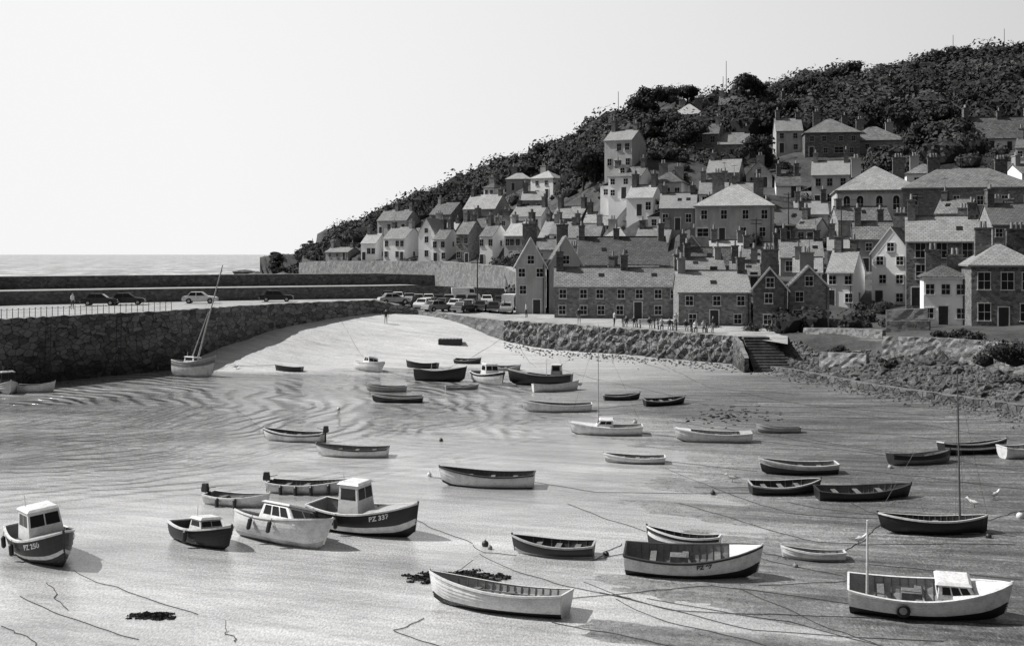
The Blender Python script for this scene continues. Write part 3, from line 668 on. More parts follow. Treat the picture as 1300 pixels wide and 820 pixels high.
for px,Y,hh,r in((945,312,8,5),(958,314,7,4),(832,305,8,5.5),(812,305,8,5),(872,318,6,3.6),(1005,318,6,4),(760,322,7,5),(735,325,6,4),(690,335,7,4.5),(640,352,7,4.5),(602,362,6,4),(1040,318,5,3.4),(1075,320,7,4.5),(1165,326,6,4),(1190,322,7,4.5),(1225,324,7,5),(1260,326,6,4),(1285,325,6,4),(980,262,8,4.5),(1170,226,7,5),(1195,222,7,4.5),(1215,235,7,4.5),(870,250,8,4.5),(740,262,9,5),(755,262,8,4.5),(960,236,6,3.5),(1000,270,7,4.5),(1110,262,7,5),(1140,255,7,4.5),(1190,250,7,5),(840,262,8,5),(1240,262,7,5)):
    tree(px,Y,hh,r,"dark leafy tree with rounded crown on the hillside")
def bush(px,Y,z,r,label):
    cs=[];rs=[]
    for i in range(9):
        a=random.uniform(0,6.28); q=random.uniform(0,.7)*r; cs.append((math.cos(a)*q*1.4,math.sin(a)*q,random.uniform(.1,.7)*r)); k=random.uniform(.3,.55)*r; rs.append((k*1.2,k,k*.8))
    o=leafmass("bush",cs,rs,190,MFol2,.7,.15); link(o); o.location=(GX(px,Y),Y,z); top(o,label,"bush","bank bushes")
bush(1290,88,2.8,2.4,"large dark bush spilling over the bank wall"); bush(1330,86,3.0,2.6,"large dark bush spilling over the bank wall")
for px,Y,z,r in((1225,97,4.3,1.1),(1200,97.5,4.3,.9),(1060,107,2.2,1.0),(1128,98,2.2,.8)):
    bush(px,Y,z,r,"low garden bush beside the stone bank")
# ---------------- boats
class Hull:
    def __init__(s,L,B,D,tr=.75,de=False): s.L=L;s.B=B;s.D=D;s.tr=tr;s.de=de
    def b(s,t):
        if s.de: return s.B/2*max(0,1-abs(2*t-1)**2.3)**.85
        if t>.4: return s.B/2*max(0,1-((t-.4)/.6)**2.5)**.85
        return s.B/2*(1-(1-s.tr)*((.4-t)/.4)**2)
    def zs(s,t):
        if s.de: return s.D*(.82+.28*abs(2*t-1)**2)
        return s.D*(.8+(.42*((t-.35)/.65)**2 if t>.35 else .12*((.35-t)/.35)**2))
    def z0(s,t):
        z=s.D*.3*max(0,(t-.82)/.18)**2
        if s.de: z+=s.D*.2*max(0,(.15-t)/.15)**2
        return z
    def e(s,t): return .62+.9*max(0,(t-.6)/.4)+(.9*max(0,(.4-t)/.4) if s.de else 0)
    def p(s,t,u,off=0,sd=1):
        ph=u*math.pi/2; b=s.b(t); y=b*math.sin(ph)**s.e(t) if u>0 else 0
        y=max(0,y+off); z=s.z0(t)+(s.zs(t)-s.z0(t))*(1-math.cos(ph))**.9
        x=-s.L/2+s.L*t+s.L*.045*u*max(0,(t-.7)/.3)-(s.L*.02*u*max(0,(.2-t)/.2))
        return (x,sd*y,z)
    def yat(s,t,z):
        q=min(1,max(0,(z-s.z0(t))/(s.zs(t)-s.z0(t))))**(1/.9); ph=math.acos(1-q); return s.b(t)*math.sin(ph)**s.e(t)
def hull_obj(h,cols,inn,parent,N=19,clinker=True):
    b=MB(); keys=[]; mats=[]
    def mi(m):
        if m not in keys: keys.append(m)
        return keys.index(m)
    Sx=len(cols); ts=[i/(N-1) for i in range(N)]; lip=.024 if clinker else .002
    for sd in(1,-1):
        rows=[]; rm=[]
        for k in range(Sx):
            rows.append([h.p(t,k/Sx,lip if k else 0,sd) for t in ts]); rm.append(mi(CM[cols[k]]))
            rows.append([h.p(t,(k+1)/Sx,0,sd) for t in ts]); rm.append(mi(CM[cols[min(k+1,Sx-1)]]))
        for r in range(len(rows)-1):
            v=rows[r]+rows[r+1]; f=[(i,i+1,N+i+1,N+i) if sd<0 else (i+1,i,N+i,N+i+1) for i in range(N-1)]
            b.add(v,f,rm[r])
        us=[.18,.4,.6,.8,1.0]; im=mi(CM[inn])
        rows=[[h.p(t,u,-.035,sd) for t in ts] for u in us]
        for q in rows:
            for i in range(N): q[i]=(q[i][0]-(.03 if i==N-1 else 0)+(0.03 if i==0 else 0),q[i][1],q[i][2]+(.05 if q is rows[0] else 0))
        for r in range(len(rows)-1):
            v=rows[r]+rows[r+1]; f=[(i+1,i,N+i,N+i+1) if sd<0 else (i,i+1,N+i+1,N+i) for i in range(N-1)]; b.add(v,f,im)
        if clinker:
            for i in range(2,N-3,1 if h.L>3.5 else 2):
                t=ts[i]
                for r in range(4):
                    a=Vector(h.p(t,us[r],-.05,sd)); c=Vector(h.p(t,us[r+1],-.05,sd))
                    b.cyl(a,c,.018,.018,4,mi(CM['T']))
    v=[];f=[]
    for t in ts:
        a=h.p(t,.18,-.035,1); v+= [(a[0],a[1],a[2]+.05),(a[0],-a[1],a[2]+.05)]
    b.add(v,[(2*i,2*i+1,2*i+3,2*i+2) for i in range(N-1)],im)
    for k in(-2,-1,0,1,2):
        yy=k*h.B*.1; b.box(-h.L*.42,h.L*.22,yy-h.B*.04,yy+h.B*.04,h.D*.16,h.D*.18,mi(CM['T']))
    if not h.de:
        q=[h.p(0,k/8,0,1) for k in range(9)]+[h.p(0,k/8,0,-1) for k in range(8,0,-1)]
        b.add(q,[tuple(range(len(q)))],mi(CM[cols[-2]]))
        q2=[(x+.035,y*.97,z) for x,y,z in q]; b.add(q2,[tuple(range(len(q)-1,-1,-1))],im)
    b.box(-h.L*.46,h.L*.36,-.03,.03,-.07,.03,mi(CM[cols[0]]))
    b.cyl(h.p(1,.05),(h.p(1,1)[0],0,h.zs(1)+.08),.035,.04,6,mi(CM[cols[-1]]))
    return b.obj("hull",keys,parent,smooth=False)
def gunwale(h,m,parent,N=19,w=.05):
    b=MB()
    for sd in(1,-1):
        q=[]
        for i in range(N):
            t=i/(N-1); a=h.p(t,1,0,sd); q+=[(a[0],a[1]+sd*w,a[2]+.02),(a[0],a[1]-sd*.05 if h.b(t)>.06 else a[1],a[2]+.02),(a[0],a[1]+sd*w,a[2]-.05)]
        b.add(q,[(3*i,3*i+3,3*i+4,3*i+1) for i in range(N-1)]+[(3*i+2,3*i+5,3*i+3,3*i) for i in range(N-1)])
    if not h.de:
        a=h.p(0,1); b.box(a[0]-.02,a[0]+.05,-a[1],a[1],a[2]-.03,a[2]+.023)
    return b.obj("gunwale",CM[m],parent)
def thwart(h,t,parent,m='T',w=.22):
    z=h.zs(t)*.70; y=h.yat(t,z)-.03; x=-h.L/2+h.L*t; b=MB(); b.box(x-w/2,x+w/2,-y,y,z,z+.035); return b.obj("thwart",CM[m],parent)
def text_on(h,s,size,t0,zc,m,parent,sides=(1,-1)):
    cu=bpy.data.curves.new("registration","FONT"); cu.body=s; cu.size=size; cu.align_x='CENTER'; cu.align_y='CENTER'; cu.offset=.008
    ob=bpy.data.objects.new("lettering",cu); COL.objects.link(ob); dg=bpy.context.evaluated_depsgraph_get(); dg.update()
    me0=bpy.data.meshes.new_from_object(ob.evaluated_get(dg)); bpy.data.objects.remove(ob)
    for sd in sides:
        me=me0.copy(); cxx=-h.L/2+h.L*t0
        for v in me.vertices:
            x=cxx+(v.co.x if sd<0 else -v.co.x); t=(x+h.L/2)/h.L; z=h.zs(t)+zc+v.co.y
            v.co=(x,sd*(h.yat(min(t,.99),z)+.05),z)
        me.materials.clear(); me.materials.append(CM[m]); o=bpy.data.objects.new("registration_number",me); link(o,parent)
def outboard(h,parent,t=0):
    a=h.p(0,1); x=a[0]-.12; z=a[2]; b=MB()
    b.fr((x-.2,x+.12,-.12,.12,z+.12),(x-.16,x+.08,-.09,.09,z+.42),0); b.fr((x-.18,x+.1,-.1,.1,z+.02),(x-.2,x+.12,-.12,.12,z+.12),0)
    b.box(x-.05,x+.04,-.04,.04,z-.55,z+.05,0); b.box(x-.12,x+.1,-.05,.05,z-.62,z-.55,0); b.box(x+.1,x+.2,-.1,.1,z-.12,z+.06,0); b.cyl((x+.1,0,z+.2),(x+.5,.05,z+.28),.02,.02,6)
    b.obj("outboard_motor",MK,parent,bev=.02)
def deck(h,t0,t1,parent,m='W',camber=.05,name="foredeck"):
    b=MB(); n=9; v=[]
    for i in range(n):
        t=t0+(t1-t0)*i/(n-1); a=h.p(t,1)
        for s_ in(-1,-.5,0,.5,1): v.append((a[0],a[1]*s_,a[2]+.005+camber*(1-s_*s_)))
    b.add(v,[(i*5+j,(i+1)*5+j,(i+1)*5+j+1,i*5+j+1) for i in range(n-1) for j in range(4)])
    a=h.p(t0,1); b.add([(a[0],-a[1],a[2]+.005),(a[0],0,a[2]+.005+camber),(a[0],a[1],a[2]+.005),(a[0],a[1]*.9,a[2]-.35),(a[0],-a[1]*.9,a[2]-.35)],[(0,1,2,3,4)])
    return b.obj(name,CM[m],parent)
def cabin(h,t0,t1,w,hh,parent,slope=.25,back=.05,m='W',roofm='W',nside=1,open_back=True,zoff=-.1,ant=True,wb=.5,bev=.03):
    x0=-h.L/2+h.L*t0; x1=-h.L/2+h.L*t1; zb=min(h.zs(t0),h.zs(t1))+zoff; zt=zb+hh; w2=w/2; wt=w2*.86
    c=empty("cabin"); c.parent=parent
    b=MB(); b.fr((x0,x1,-w2,w2,zb),(x0+back,x1-slope,-wt,wt,zt)); b.obj("cabin_wall",CM[m],c,bev=bev)
    b=MB(); b.fr((x0+back-.1,x1-slope+.1,-wt-.06,wt+.06,zt+.003),(x0+back-.02,x1-slope+.0,-wt+.06,wt-.06,zt+.09))
    if ant: b.cyl((x0+back+.1,-wt*.6,zt+.05),(x0+back+.1,-wt*.6,zt+.5),.02,.015,5)
    b.obj("cabin_roof",CM[roofm],c,bev=.015)
    def q(fa,za,ya):
        k=(za-zb)/hh; xx0=x0+back*k; xx1=x1-slope*k; yy=(w2+(wt-w2)*k); return xx0,xx1,yy
    za=zb+hh*wb; zc=zb+hh*.88
    a=q(0,za,0); c2=q(0,zc,0)
    for s_ in(-1,1):
        for k in range(nside):
            fa=.1+.8*k/nside+.02; fb=.1+.8*(k+1)/nside-.02
            v=[(a[0]+(a[1]-a[0])*fa,s_*(a[2]+.006),za),(a[0]+(a[1]-a[0])*fb,s_*(a[2]+.006),za),(c2[0]+(c2[1]-c2[0])*fb,s_*(c2[2]+.006),zc),(c2[0]+(c2[1]-c2[0])*fa,s_*(c2[2]+.006),zc)]
            b=MB(); b.add(v,[(0,1,2,3) if s_<0 else (3,2,1,0)]); b.obj("window",MGl,c)
    for k in range(2):
        ya=-.88+.92*k; yb=ya+.84
        b=MB(); b.add([(a[1]+.008,a[2]*ya,za),(a[1]+.008,a[2]*yb,za),(c2[1]+.008,c2[2]*yb,zc),(c2[1]+.008,c2[2]*ya,zc)],[(0,1,2,3)]); b.obj("window",MGl,c)
        b=MB(); b.add([(a[0]-.008,a[2]*ya,za),(a[0]-.008,a[2]*yb,za),(c2[0]-.008,c2[2]*yb,zc),(c2[0]-.008,c2[2]*ya,zc)],[(3,2,1,0)]); b.obj("window",MGl,c)
def mast(h,t,ht,parent,lean=0,stay=True,r=.05,m=MW,boom=0):
    x=-h.L/2+h.L*t; z=h.zs(t)*.5; b=MB(); b.cyl((x,0,z-.2),(x+lean,0,z+ht),r,r*.55,8)
    if boom: b.cyl((x,0,z+1.0),(x-boom,0,z+1.15),.04,.03,6)
    b.obj("mast",m,parent)
    if stay:
        b=MB(); tp=(x+lean,0,z+ht*.95)
        for q in(h.p(.99,1),h.p(t,1,0,1),h.p(t,1,0,-1),h.p(.01,1)): b.cyl(tp,q,.006,.006,3)
        b.obj("rigging",MK,parent)
def fender(h,t,sd,parent,tyre=False):
    a=h.p(t,.8,0,sd); b=MB()
    if tyre:
        n=16; k=6; v=[];f=[]
        for i in range(n):
            A=2*math.pi*i/n
            for j in range(k):
                B_=2*math.pi*j/k; rr=.17+.05*math.cos(B_); v.append((a[0]+rr*math.cos(A),a[1]+sd*(.09+.05*math.sin(B_)),a[2]+rr*math.sin(A)-.05))
        f=[(i*k+j,((i+1)%n)*k+j,((i+1)%n)*k+(j+1)%k,i*k+(j+1)%k) for i in range(n) for j in range(k)]
        b.add(v,f); b.obj("tyre_fender",MRub,parent,smooth=True)
    else:
        p=h.p(t,1,0,sd); y=a[1]+sd*.14
        b.cyl((a[0],y,a[2]-.25),(a[0],y,a[2]+.1),.09,.09,8); b.cyl((a[0],y,a[2]+.1),(a[0],y,a[2]+.16),.09,.03,8); b.cyl((a[0],y,a[2]-.25),(a[0],y,a[2]-.31),.09,.04,8); b.cyl((a[0],y,a[2]+.15),(p[0],p[1]+sd*.05,p[2]+.02),.01,.01,4)
        b.obj("fender",MD,parent)
BOATS=[]
def boat(px,py,L,th,B=None,D=None,col="WWWWWB",inn='L',gun='D',label="white wooden rowing boat",ex=(),heel=0,name="rowing_boat",de=False,tr=.75,nthw=3,sink=.1,clinker=True,cat="boat"):
    B=B or L*.37; D=D or .22*L**.75+.13
    z=0.
    for _ in range(6):
        Y=PY(py,z); x=GX(px,Y); z=max(0.,float(fz(x,Y)))-sink
    Y+=B*.35; x=GX(px,Y)
    e=empty(name,(x,Y,z),math.radians(th+random.uniform(-3,3)),math.radians(heel)); top(e,label,cat,"boats moored in the harbour")
    h=Hull(L,B,D,tr,de); hull_obj(h,col,inn,e,clinker=clinker); gunwale(h,gun,e)
    dk=None
    for x_ in ex:
        if x_[0]=='deck': dk=x_[1]
    for i in range(nthw):
        t=.2+.5*i/max(1,nthw-1) if nthw>1 else .4
        if dk and t>dk: continue
        thwart(h,t,e,'M' if inn=='W' else 'T')
    if L>3.2 and random.random()<.75:
        q=MB(); cxx=-L*.3+random.uniform(0,.2)*L; zz=D*.2
        for k in range(3): q.tube([(cxx+(.2-.03*k)*math.cos(a/8*6.283),(.2-.03*k)*math.sin(a/8*6.283),zz+.04*k) for a in range(9)],.03)
        q.obj("rope_coil",MR,e)
    if L>3.6 and random.random()<.5:
        q=MB(); cxx=random.uniform(-.05,.1)*L; zz=D*.19
        q.fr((cxx-.25,cxx+.25,-.18,.18,zz),(cxx-.29,cxx+.29,-.21,.21,zz+.28)); q.obj("fish_box",random.choice([MG,MD,ML]),e)
    for x_ in ex:
        k=x_[0]
        if k=='deck': deck(h,x_[1],1.0,e,x_[2] if len(x_)>2 else 'W')
        elif k=='aft': deck(h,0.0,x_[1],e,x_[2] if len(x_)>2 else 'W',name="afterdeck")
        elif k=='cabin': cabin(h,*x_[1:5],e,**(x_[5] if len(x_)>5 else {}))
        elif k=='mast': mast(h,x_[1],x_[2],e,**(x_[3] if len(x_)>3 else {}))
        elif k=='out': outboard(h,e)
        elif k=='text': text_on(h,x_[1],x_[2],x_[3],x_[4],x_[5],e)
        elif k=='fend':
            for t in x_[1]: fender(h,t,x_[2],e)
        elif k=='tyre': fender(h,x_[1],x_[2],e,True)
        elif k=='box':
            b=MB(); xx=-L/2+L*x_[1]; b.fr((xx-.35,xx+.35,-.25,.25,D*.2),(xx-.3,xx+.3,-.22,.22,D*.78)); b.obj("engine_box",CM[x_[2]],e,bev=.02)
        elif k=='oars':
            for s_ in(-1,1):
                b=MB(); zz=h.zs(.4)*.78; b.cyl((-L*.36,s_*.18,zz),(L*.28,s_*.28,zz+.06),.022,.022,6); b.fr((L*.27,L*.27+.5,s_*.28-.06,s_*.28+.06,zz+.05),(L*.27,L*.27+.5,s_*.28-.06,s_*.28+.06,zz+.07)); b.obj("oar",MT,e)
        elif k=='rudder':
            a=h.p(0,1); b=MB(); b.fr((a[0]-.3,a[0]-.04,-.02,.02,.0),(a[0]-.2,a[0]-.04,-.02,.02,a[2]+.15)); b.cyl((a[0]-.1,0,a[2]+.15),(a[0]+.6,0,a[2]+.25),.02,.02,6); b.obj("rudder",CM[x_[1]],e)
    BOATS.append((e,h)); return e
boat(58,718,4.1,-50,2.0,1.25,"BBBBBWBBBB",'G','W',"black fishing boat with white wheelhouse, number PZ 250",[('deck',.62,'L'),('cabin',.30,.62,1.35,1.1,{'nside':2}),('text',"PZ 250",.27,.74,-.26,'W'),('fend',[.12,.42],-1),('fend',[.4],1),('rudder','B')],5,"fishing_boat",sink=.12)
boat(258,697,3.3,-42,1.6,.85,"BBBBBBBB",'D','W',"small black boat with low white cabin and trim",[('deck',.7,'D'),('cabin',.4,.68,1.1,.5,{'slope':.25}),('fend',[.5],-1)],-6,"motor_boat",sink=.08)
boat(358,697,4.5,-38,2.1,1.1,"LLLWWWWW",'L','W',"tilted white cabin boat with windscreen and fenders",[('deck',.5,'W'),('cabin',.30,.80,1.65,.72,{'slope':.75,'nside':3,'ant':False,'wb':.38,'bev':.1}),('fend',[.3,.55],-1)],-18,"motor_boat",clinker=False)
boat(464,684,4.8,-30,2.0,1.3,"BBBBBWWBBBB",'G','W',"black fishing boat with white wheelhouse, number PZ 337",[('deck',.6,'L'),('cabin',.30,.52,1.2,1.2,{'nside':1,'slope':.1}),('text',"PZ 337",.27,.75,-.24,'W'),('fend',[.1,.35],-1),('tyre',.04,-1)],2,"fishing_boat",sink=.14)
boat(302,646,3.1,-22,1.3,.6,"WWWWW",'G','W',"small white tender with outboard motor tilted up",[('out',),('fend',[.3,.6],-1)],0,"motor_dinghy",clinker=False)
boat(392,630,3.8,-8,1.5,.65,"GGWWWW",'M','W',"low open white boat with fenders along its side",[('fend',[.2,.4,.6,.8],-1),('out',)],0,"open_boat")
boat(373,563,3.7,172,1.5,.7,"DWWWWWD",'M','W',"white open boat with black outboard motor",[('out',)],0,"open_boat")
boat(448,583,3.9,176,1.5,.65,"DWWWWWW",'G','B',"white rowing boat with dark gunwale afloat",[],0)
boat(619,622,4.5,177,1.6,.85,"BBBWWWWW",'M','D',"white clinker rowing boat with dark bottom afloat",[],0)
boat(703,711,3.0,170,1.35,.65,"LWLDDD",'D','L',"grey and white dinghy with dark interior",[],0)
boat(632,784,4.5,160,1.8,.9,"BBBBBWWWWWW",'L','W',"white clinker rowing boat with dark bottom on sand",[('oars',)],6)
boat(868,704,2.7,165,1.3,.75,"DDDDWD",'D','W',"dark dinghy with light rim on the sand",[],6)
boat(878,738,4.6,-7,1.8,1.05,"BBBBBBBWWWWW",'G','D',"white fishing boat with black bottom, number PZ 97",[('deck',.78,'W'),('text',"PZ 97",.22,.60,-.17,'B'),('box',.4,'T')],8,"fishing_boat")
boat(1033,716,2.2,168,1.1,.45,"LLLWW",'G','W',"tiny pale dinghy on the mud",[],6,"dinghy",nthw=2)
boat(1176,790,4.6,-15,1.9,1.05,"BBBBBBBWWWWW",'L','W',"white fishing boat with black bottom and low windscreen cuddy",[('deck',.66,'W'),('cabin',.56,.84,1.15,.45,{'nside':3,'slope':.35,'zoff':-.06,'ant':False,'wb':.35}),('mast',.11,2.6,{'stay':False,'r':.05}),('tyre',.34,-1),('box',.4,'T')],8,"fishing_boat",nthw=3,sink=.06)
boat(1186,682,4.1,176,1.6,.75,"BBBBBBBB",'D','W',"black double-ended sailing boat with tall bare mast",[('mast',.25,6.3,{'stay':True,'r':.045,'m':MM})],4,"sailing_boat",de=True,sink=.05)
boat(996,631,3.2,2,1.4,.65,"DDDDDD",'D','L',"dark rowing boat resting on wet mud",[],4)
boat(1095,638,4.2,3,1.4,.65,"DDDDDD",'M','D',"long dark varnished rowing boat on mud",[],5)
boat(1014,606,3.8,178,1.5,.75,"DDDDDDLW",'G','W',"dark rowing boat with white gunwale strake",[],0)
boat(1168,592,3.2,4,1.4,.65,"MMGGGBB",'G','B',"grey dinghy with black rim on the mud",[],-4)
boat(1236,579,3.5,3,1.5,.75,"BBBBBWBB",'D','W',"black rowing boat with white stripe on mud",[],-6)
boat(1306,584,3.0,5,1.5,.75,"BBWWWWW",'L','W',"white rowing boat with black bottom on mud",[],0)
boat(989,552,2.6,170,1.2,.5,"DGGLL",'D','L',"small grey dinghy on the foreshore",[],5,"dinghy")
boat(906,564,4.4,174,1.6,.75,"DDWWWWW",'L','W',"white open boat with small cuddy afloat",[('deck',.8,'W'),('aft',.15,'L')],0,"open_boat")
boat(806,591,3.2,176,1.3,.5,"DLLLWW",'G','W',"flat pale rowing boat in shallow water",[],0)
boat(770,555,4.4,178,1.8,.75,"DDWWWWW",'L','W',"white sailing dinghy with low cabin and tall mast",[('deck',.45,'W'),('cabin',.4,.68,1.2,.45,{'nside':2,'slope':.4,'zoff':-.02,'ant':False}),('mast',.62,6.8,{'r':.035,'m':ML,'boom':1.9})],0,"sailing_boat",clinker=False)
boat(789,510,2.7,5,1.2,.55,"DDDDD",'D','L',"small dark dinghy in the shallows",[],0,"dinghy")
boat(843,516,3.0,8,1.3,.6,"BBBBB",'D','G',"small black rowing boat in the shallows",[],5,"dinghy")
boat(708,525,4.8,175,1.6,.75,"DWWWWWW",'G','W',"long white rowing boat in the shallows",[],0)
boat(705,499,3.7,8,1.5,.8,"GWWWWW",'W','W',"plain white open boat with rounded sides",[],-8,"open_boat",clinker=False)
boat(686,491,5.4,172,2.1,1.2,"BBBBDDD",'M','L',"dark fishing boat with small wheelhouse and gear",[('deck',.7,'G'),('cabin',.15,.32,1.2,1.0,{'m':'G','slope':.1}),('mast',.4,1.8,{'stay':False,'r':.04})],3,"fishing_boat")
boat(621,489,4.8,-62,1.9,1.1,"WWWWWB",'G','W',"white motor boat with dark-windowed wheelhouse",[('deck',.6,'W'),('cabin',.4,.62,1.4,1.0,{'nside':1})],-3,"motor_boat",clinker=False)
boat(559,486,4.6,-18,1.9,1.2,"BBBBBB",'D','D',"heavy black open boat aground",[('mast',.3,1.2,{'stay':False,'r':.04})],-6,"open_boat")
boat(586,496,2.7,5,1.1,.4,"GLLLL",'G','L',"low grey dinghy beside larger boats",[],0,"dinghy")
boat(505,513,3.8,178,1.4,.65,"DDDDDDW",'G','L',"dark rowing boat with pale rim in water",[],0)
boat(491,499,3.2,176,1.3,.6,"GLLLLL",'G','L',"pale grey open boat beside dark boat",[],0,"open_boat")
boat(469,473,3.9,-50,1.8,.95,"LWWWWW",'G','W',"white motor cruiser with cabin tilted on sand",[('deck',.5,'W'),('cabin',.35,.65,1.3,.75,{'nside':2,'slope':.4})],-14,"motor_boat",clinker=False)
boat(536,458,3.1,170,1.4,.7,"DDDDDD",'D','D',"dark rowing boat on dry sand",[],7)
boat(367,473,2.6,172,1.2,.55,"BDDDD",'D','D',"small dark dinghy near the pier",[],0,"dinghy")
boat(594,463,2.7,-15,1.2,.6,"BDDDD",'D','G',"small dark dinghy high on the beach",[],6,"dinghy")
boat(643,472,2.6,-10,1.2,.55,"DLLLL",'G','L',"small grey dinghy high on the beach",[],6,"dinghy")
boat(246,464,4.4,-24,1.9,1.7,"GWWWWWGL",'L','W',"pale sailing boat with leaning mast beside the pier",[('deck',.5,'W'),('mast',.5,10.0,{'lean':2.2,'m':ML,'r':.09}),('mast',.3,5.5,{'lean':1.9,'stay':False,'m':ML,'r':.06}),('cabin',.3,.6,1.3,.6,{})],-8,"sailing_boat",clinker=False)
boat(46,500,2.8,8,1.3,.8,"DWWWWWW",'G','W',"white dinghy floating beside the pier",[],0,"dinghy")
boat(10,501,2.8,-60,1.5,1.0,"BWWWWW",'D','W',"white cabin boat with dark top moored beside pier",[('deck',.6,'W'),('cabin',.3,.66,1.2,1.1,{'m':'D','roofm':'L'}),('mast',.5,3.0,{'stay':False,'m':MD})],0,"motor_boat")
# ---------------- ropes
def rope(pts,label="thin mooring rope lying across wet sand",z1=None,z2=None,r=.013):
    W3=[]
    for a,c in zip(pts[:-1],pts[1:]):
        A=P(a[0],a[1],0);C=P(c[0],c[1],0)
        for i in range(14):
            k=i/14; x=A[0]+(C[0]-A[0])*k; y=A[1]+(C[1]-A[1])*k; W3.append([x,y])
    C=P(*pts[-1],0); W3.append([C[0],C[1]]); n=len(W3); out=[]
    ph=random.uniform(0,6)
    for i,(x,y) in enumerate(W3):
        k=i/(n-1); w=math.sin(k*9+ph)*.12*math.sin(k*math.pi)+math.sin(k*23+ph)*.04
        z=max(0,float(fz(x+w,y)))+.02
        if z1 and k<.35: z=max(z,z1*(1-k/.35)**2+z)
        if z2 and k>.65: z=max(z,z2*((k-.65)/.35)**2+z)
        out.append((x+w,y,z))
    b=MB(); b.tube(out,r); o=b.obj("mooring_rope",MR); top(o,label,"rope","mooring ropes"); return o
RP=[[(95,733),(150,747),(250,780)],[(25,757),(100,790),(175,812)],[(0,795),(30,805),(48,822)],[(85,775),(60,740)],[(285,798),(300,815)],
[(750,712),(800,700),(795,695)],[(720,760),(900,745),(1090,772)],[(760,752),(960,800),(1200,818)],[(965,745),(1075,740)],[(960,700),(1000,712)],[(820,760),(1000,790),(1150,830)],[(930,748),(1060,800),(1120,822)],
[(600,700),(655,705)],[(610,712),(700,740),(800,760)],[(752,712),(790,690)],[(545,605),(562,608)],[(676,612),(760,625),(960,628)],[(843,585),(960,600)],[(815,550),(862,556)],[(953,560),(1130,585)],[(1040,625),(1120,660)],[(1015,548),(1200,570)],
[(868,510),(1000,520),(1200,545)],[(800,455),(900,500),(1010,512)],[(700,440),(850,480)],[(750,520),(830,515)],[(1253,668),(1310,655)],[(1070,705),(1120,670)],[(880,620),(955,622)],[(500,650),(600,690)],[(860,640),(1040,690),(1290,700)],[(1000,640),(1290,690)],[(600,720),(540,738)],
[(300,470),(360,468)],[(560,470),(620,455),(720,430)],[(330,542),(300,520)],[(905,525),(1290,556)],[(540,785),(500,800),(560,822)],[(700,790),(860,822)],[(845,600),(1000,655),(1120,665)],[(720,640),(860,690)],[(870,520),(1130,530),(1290,545)],[(600,500),(480,470),(420,440)],[(640,440),(680,470)],[(900,470),(1010,500),(1290,520)],[(1080,600),(1300,630)],[(1100,720),(1300,745)],[(780,770),(1000,830)],[(740,748),(860,775),(1300,800)],[(880,690),(1070,735)],[(930,505),(1290,575)],[(850,535),(1120,580)],[(1020,560),(1300,610)],[(700,470),(900,520)]]
for r_ in RP: rope(r_,z1=.25 if random.random()<.3 else None)
# ---------------- seaweed
def weed(pxa,pxb,pya,pyb,n,label,rm=.3):
    C=[];R=[]
    for i in range(n):
        px=pxa+(pxb-pxa)*(random.random()+random.random())/2; py=pya+(pyb-pya)*(random.random()+random.random())/2; x,y,_=P(px,py,0); r=random.uniform(.04,rm)
        C.append((x,y,max(0,float(fz(x,y)))+.0)); R.append((r*1.5,r,r*.22))
    o=leafmass("seaweed",C,R,30,MWeed,.5,.09); link(o); top(o,label,"seaweed",kind="stuff")
weed(508,650,724,742,230,"dark heap of seaweed on wet sand",.16); weed(160,228,777,788,90,"dark seaweed clump on wet sand",.13)
weed(860,1000,520,546,90,"dark weed line along the foreshore",.09)
# ---------------- steps, rubble, walls on the bank
def steps():
    xa=GX(952,108); xb=GX(1008,108); e=MB(); n=12
    for i in range(n):
        e.box(xa,xb-.14*i+random.uniform(-.08,.08),106.2+i*.42,112.5,.9+i*.235-.4,.9+(i+1)*.235+random.uniform(-.02,.02))
    o=e.obj("stone_steps",MRock); top(o,"worn stone steps climbing from the foreshore","steps")
    wallstrip("step_wall",[(xa-.5,106.0,.4,2.2),(xa-.5,109,.4,3.4),(xa-.5,111.5,.4,3.8)],.4,MQuayW,"stone wall flanking the harbour steps",.06,.4,MStone)
    wallstrip("step_wall",[(xb+.1,108,.4,2.2),(xb+3,107,.4,2.6),(xb+6,105,.4,3.0)],.5,MQuayW,"stone wall flanking the harbour steps",.1,.4,MStone)
steps()
def rockmesh(s,seed):
    r=np.random.default_rng(seed); v=IV*(1+.28*r.normal(size=(len(IV),1)))*np.array([1,.8,.6])*s
    me=bpy.data.meshes.new("rock"); me.from_pydata(v.tolist(),[],IF.tolist()); me.materials.append(MRock); return me
RMs=[rockmesh(1,i) for i in range(8)]
for i in range(190):
    px=rng.uniform(1012,1330); Yf_=float(tfront(px)); Y=Yf_+rng.uniform(.2,10)*(1 if px>1090 else .6); x=GX(px,Y); z=float(tzf(x,Y))
    o=bpy.data.objects.new("boulder",RMs[i%8]); link(o); s=rng.uniform(.2,.75)**1.3; o.scale=(s,s,s*rng.uniform(.7,1.2)); o.rotation_euler=(rng.uniform(-.4,.4),rng.uniform(-.4,.4),rng.uniform(0,6)); o.location=(x,Y,z+.1*s)
    top(o,"weathered grey boulder on the harbour bank","rock","bank boulders")
b=MB()
for i in range(3200):
    px=rng.uniform(1005,1420); Yf_=float(tfront(px)); Y=Yf_+rng.uniform(-.3,12)*(1 if px>1090 else .5); x=GX(px,Y); z=float(tzf(x,Y)); s=rng.uniform(.06,.25)
    v=IV*(1+.25*rng.normal(size=(len(IV),1)))*s+np.array([x,Y,z]); b.add(v.tolist(),IF.tolist())
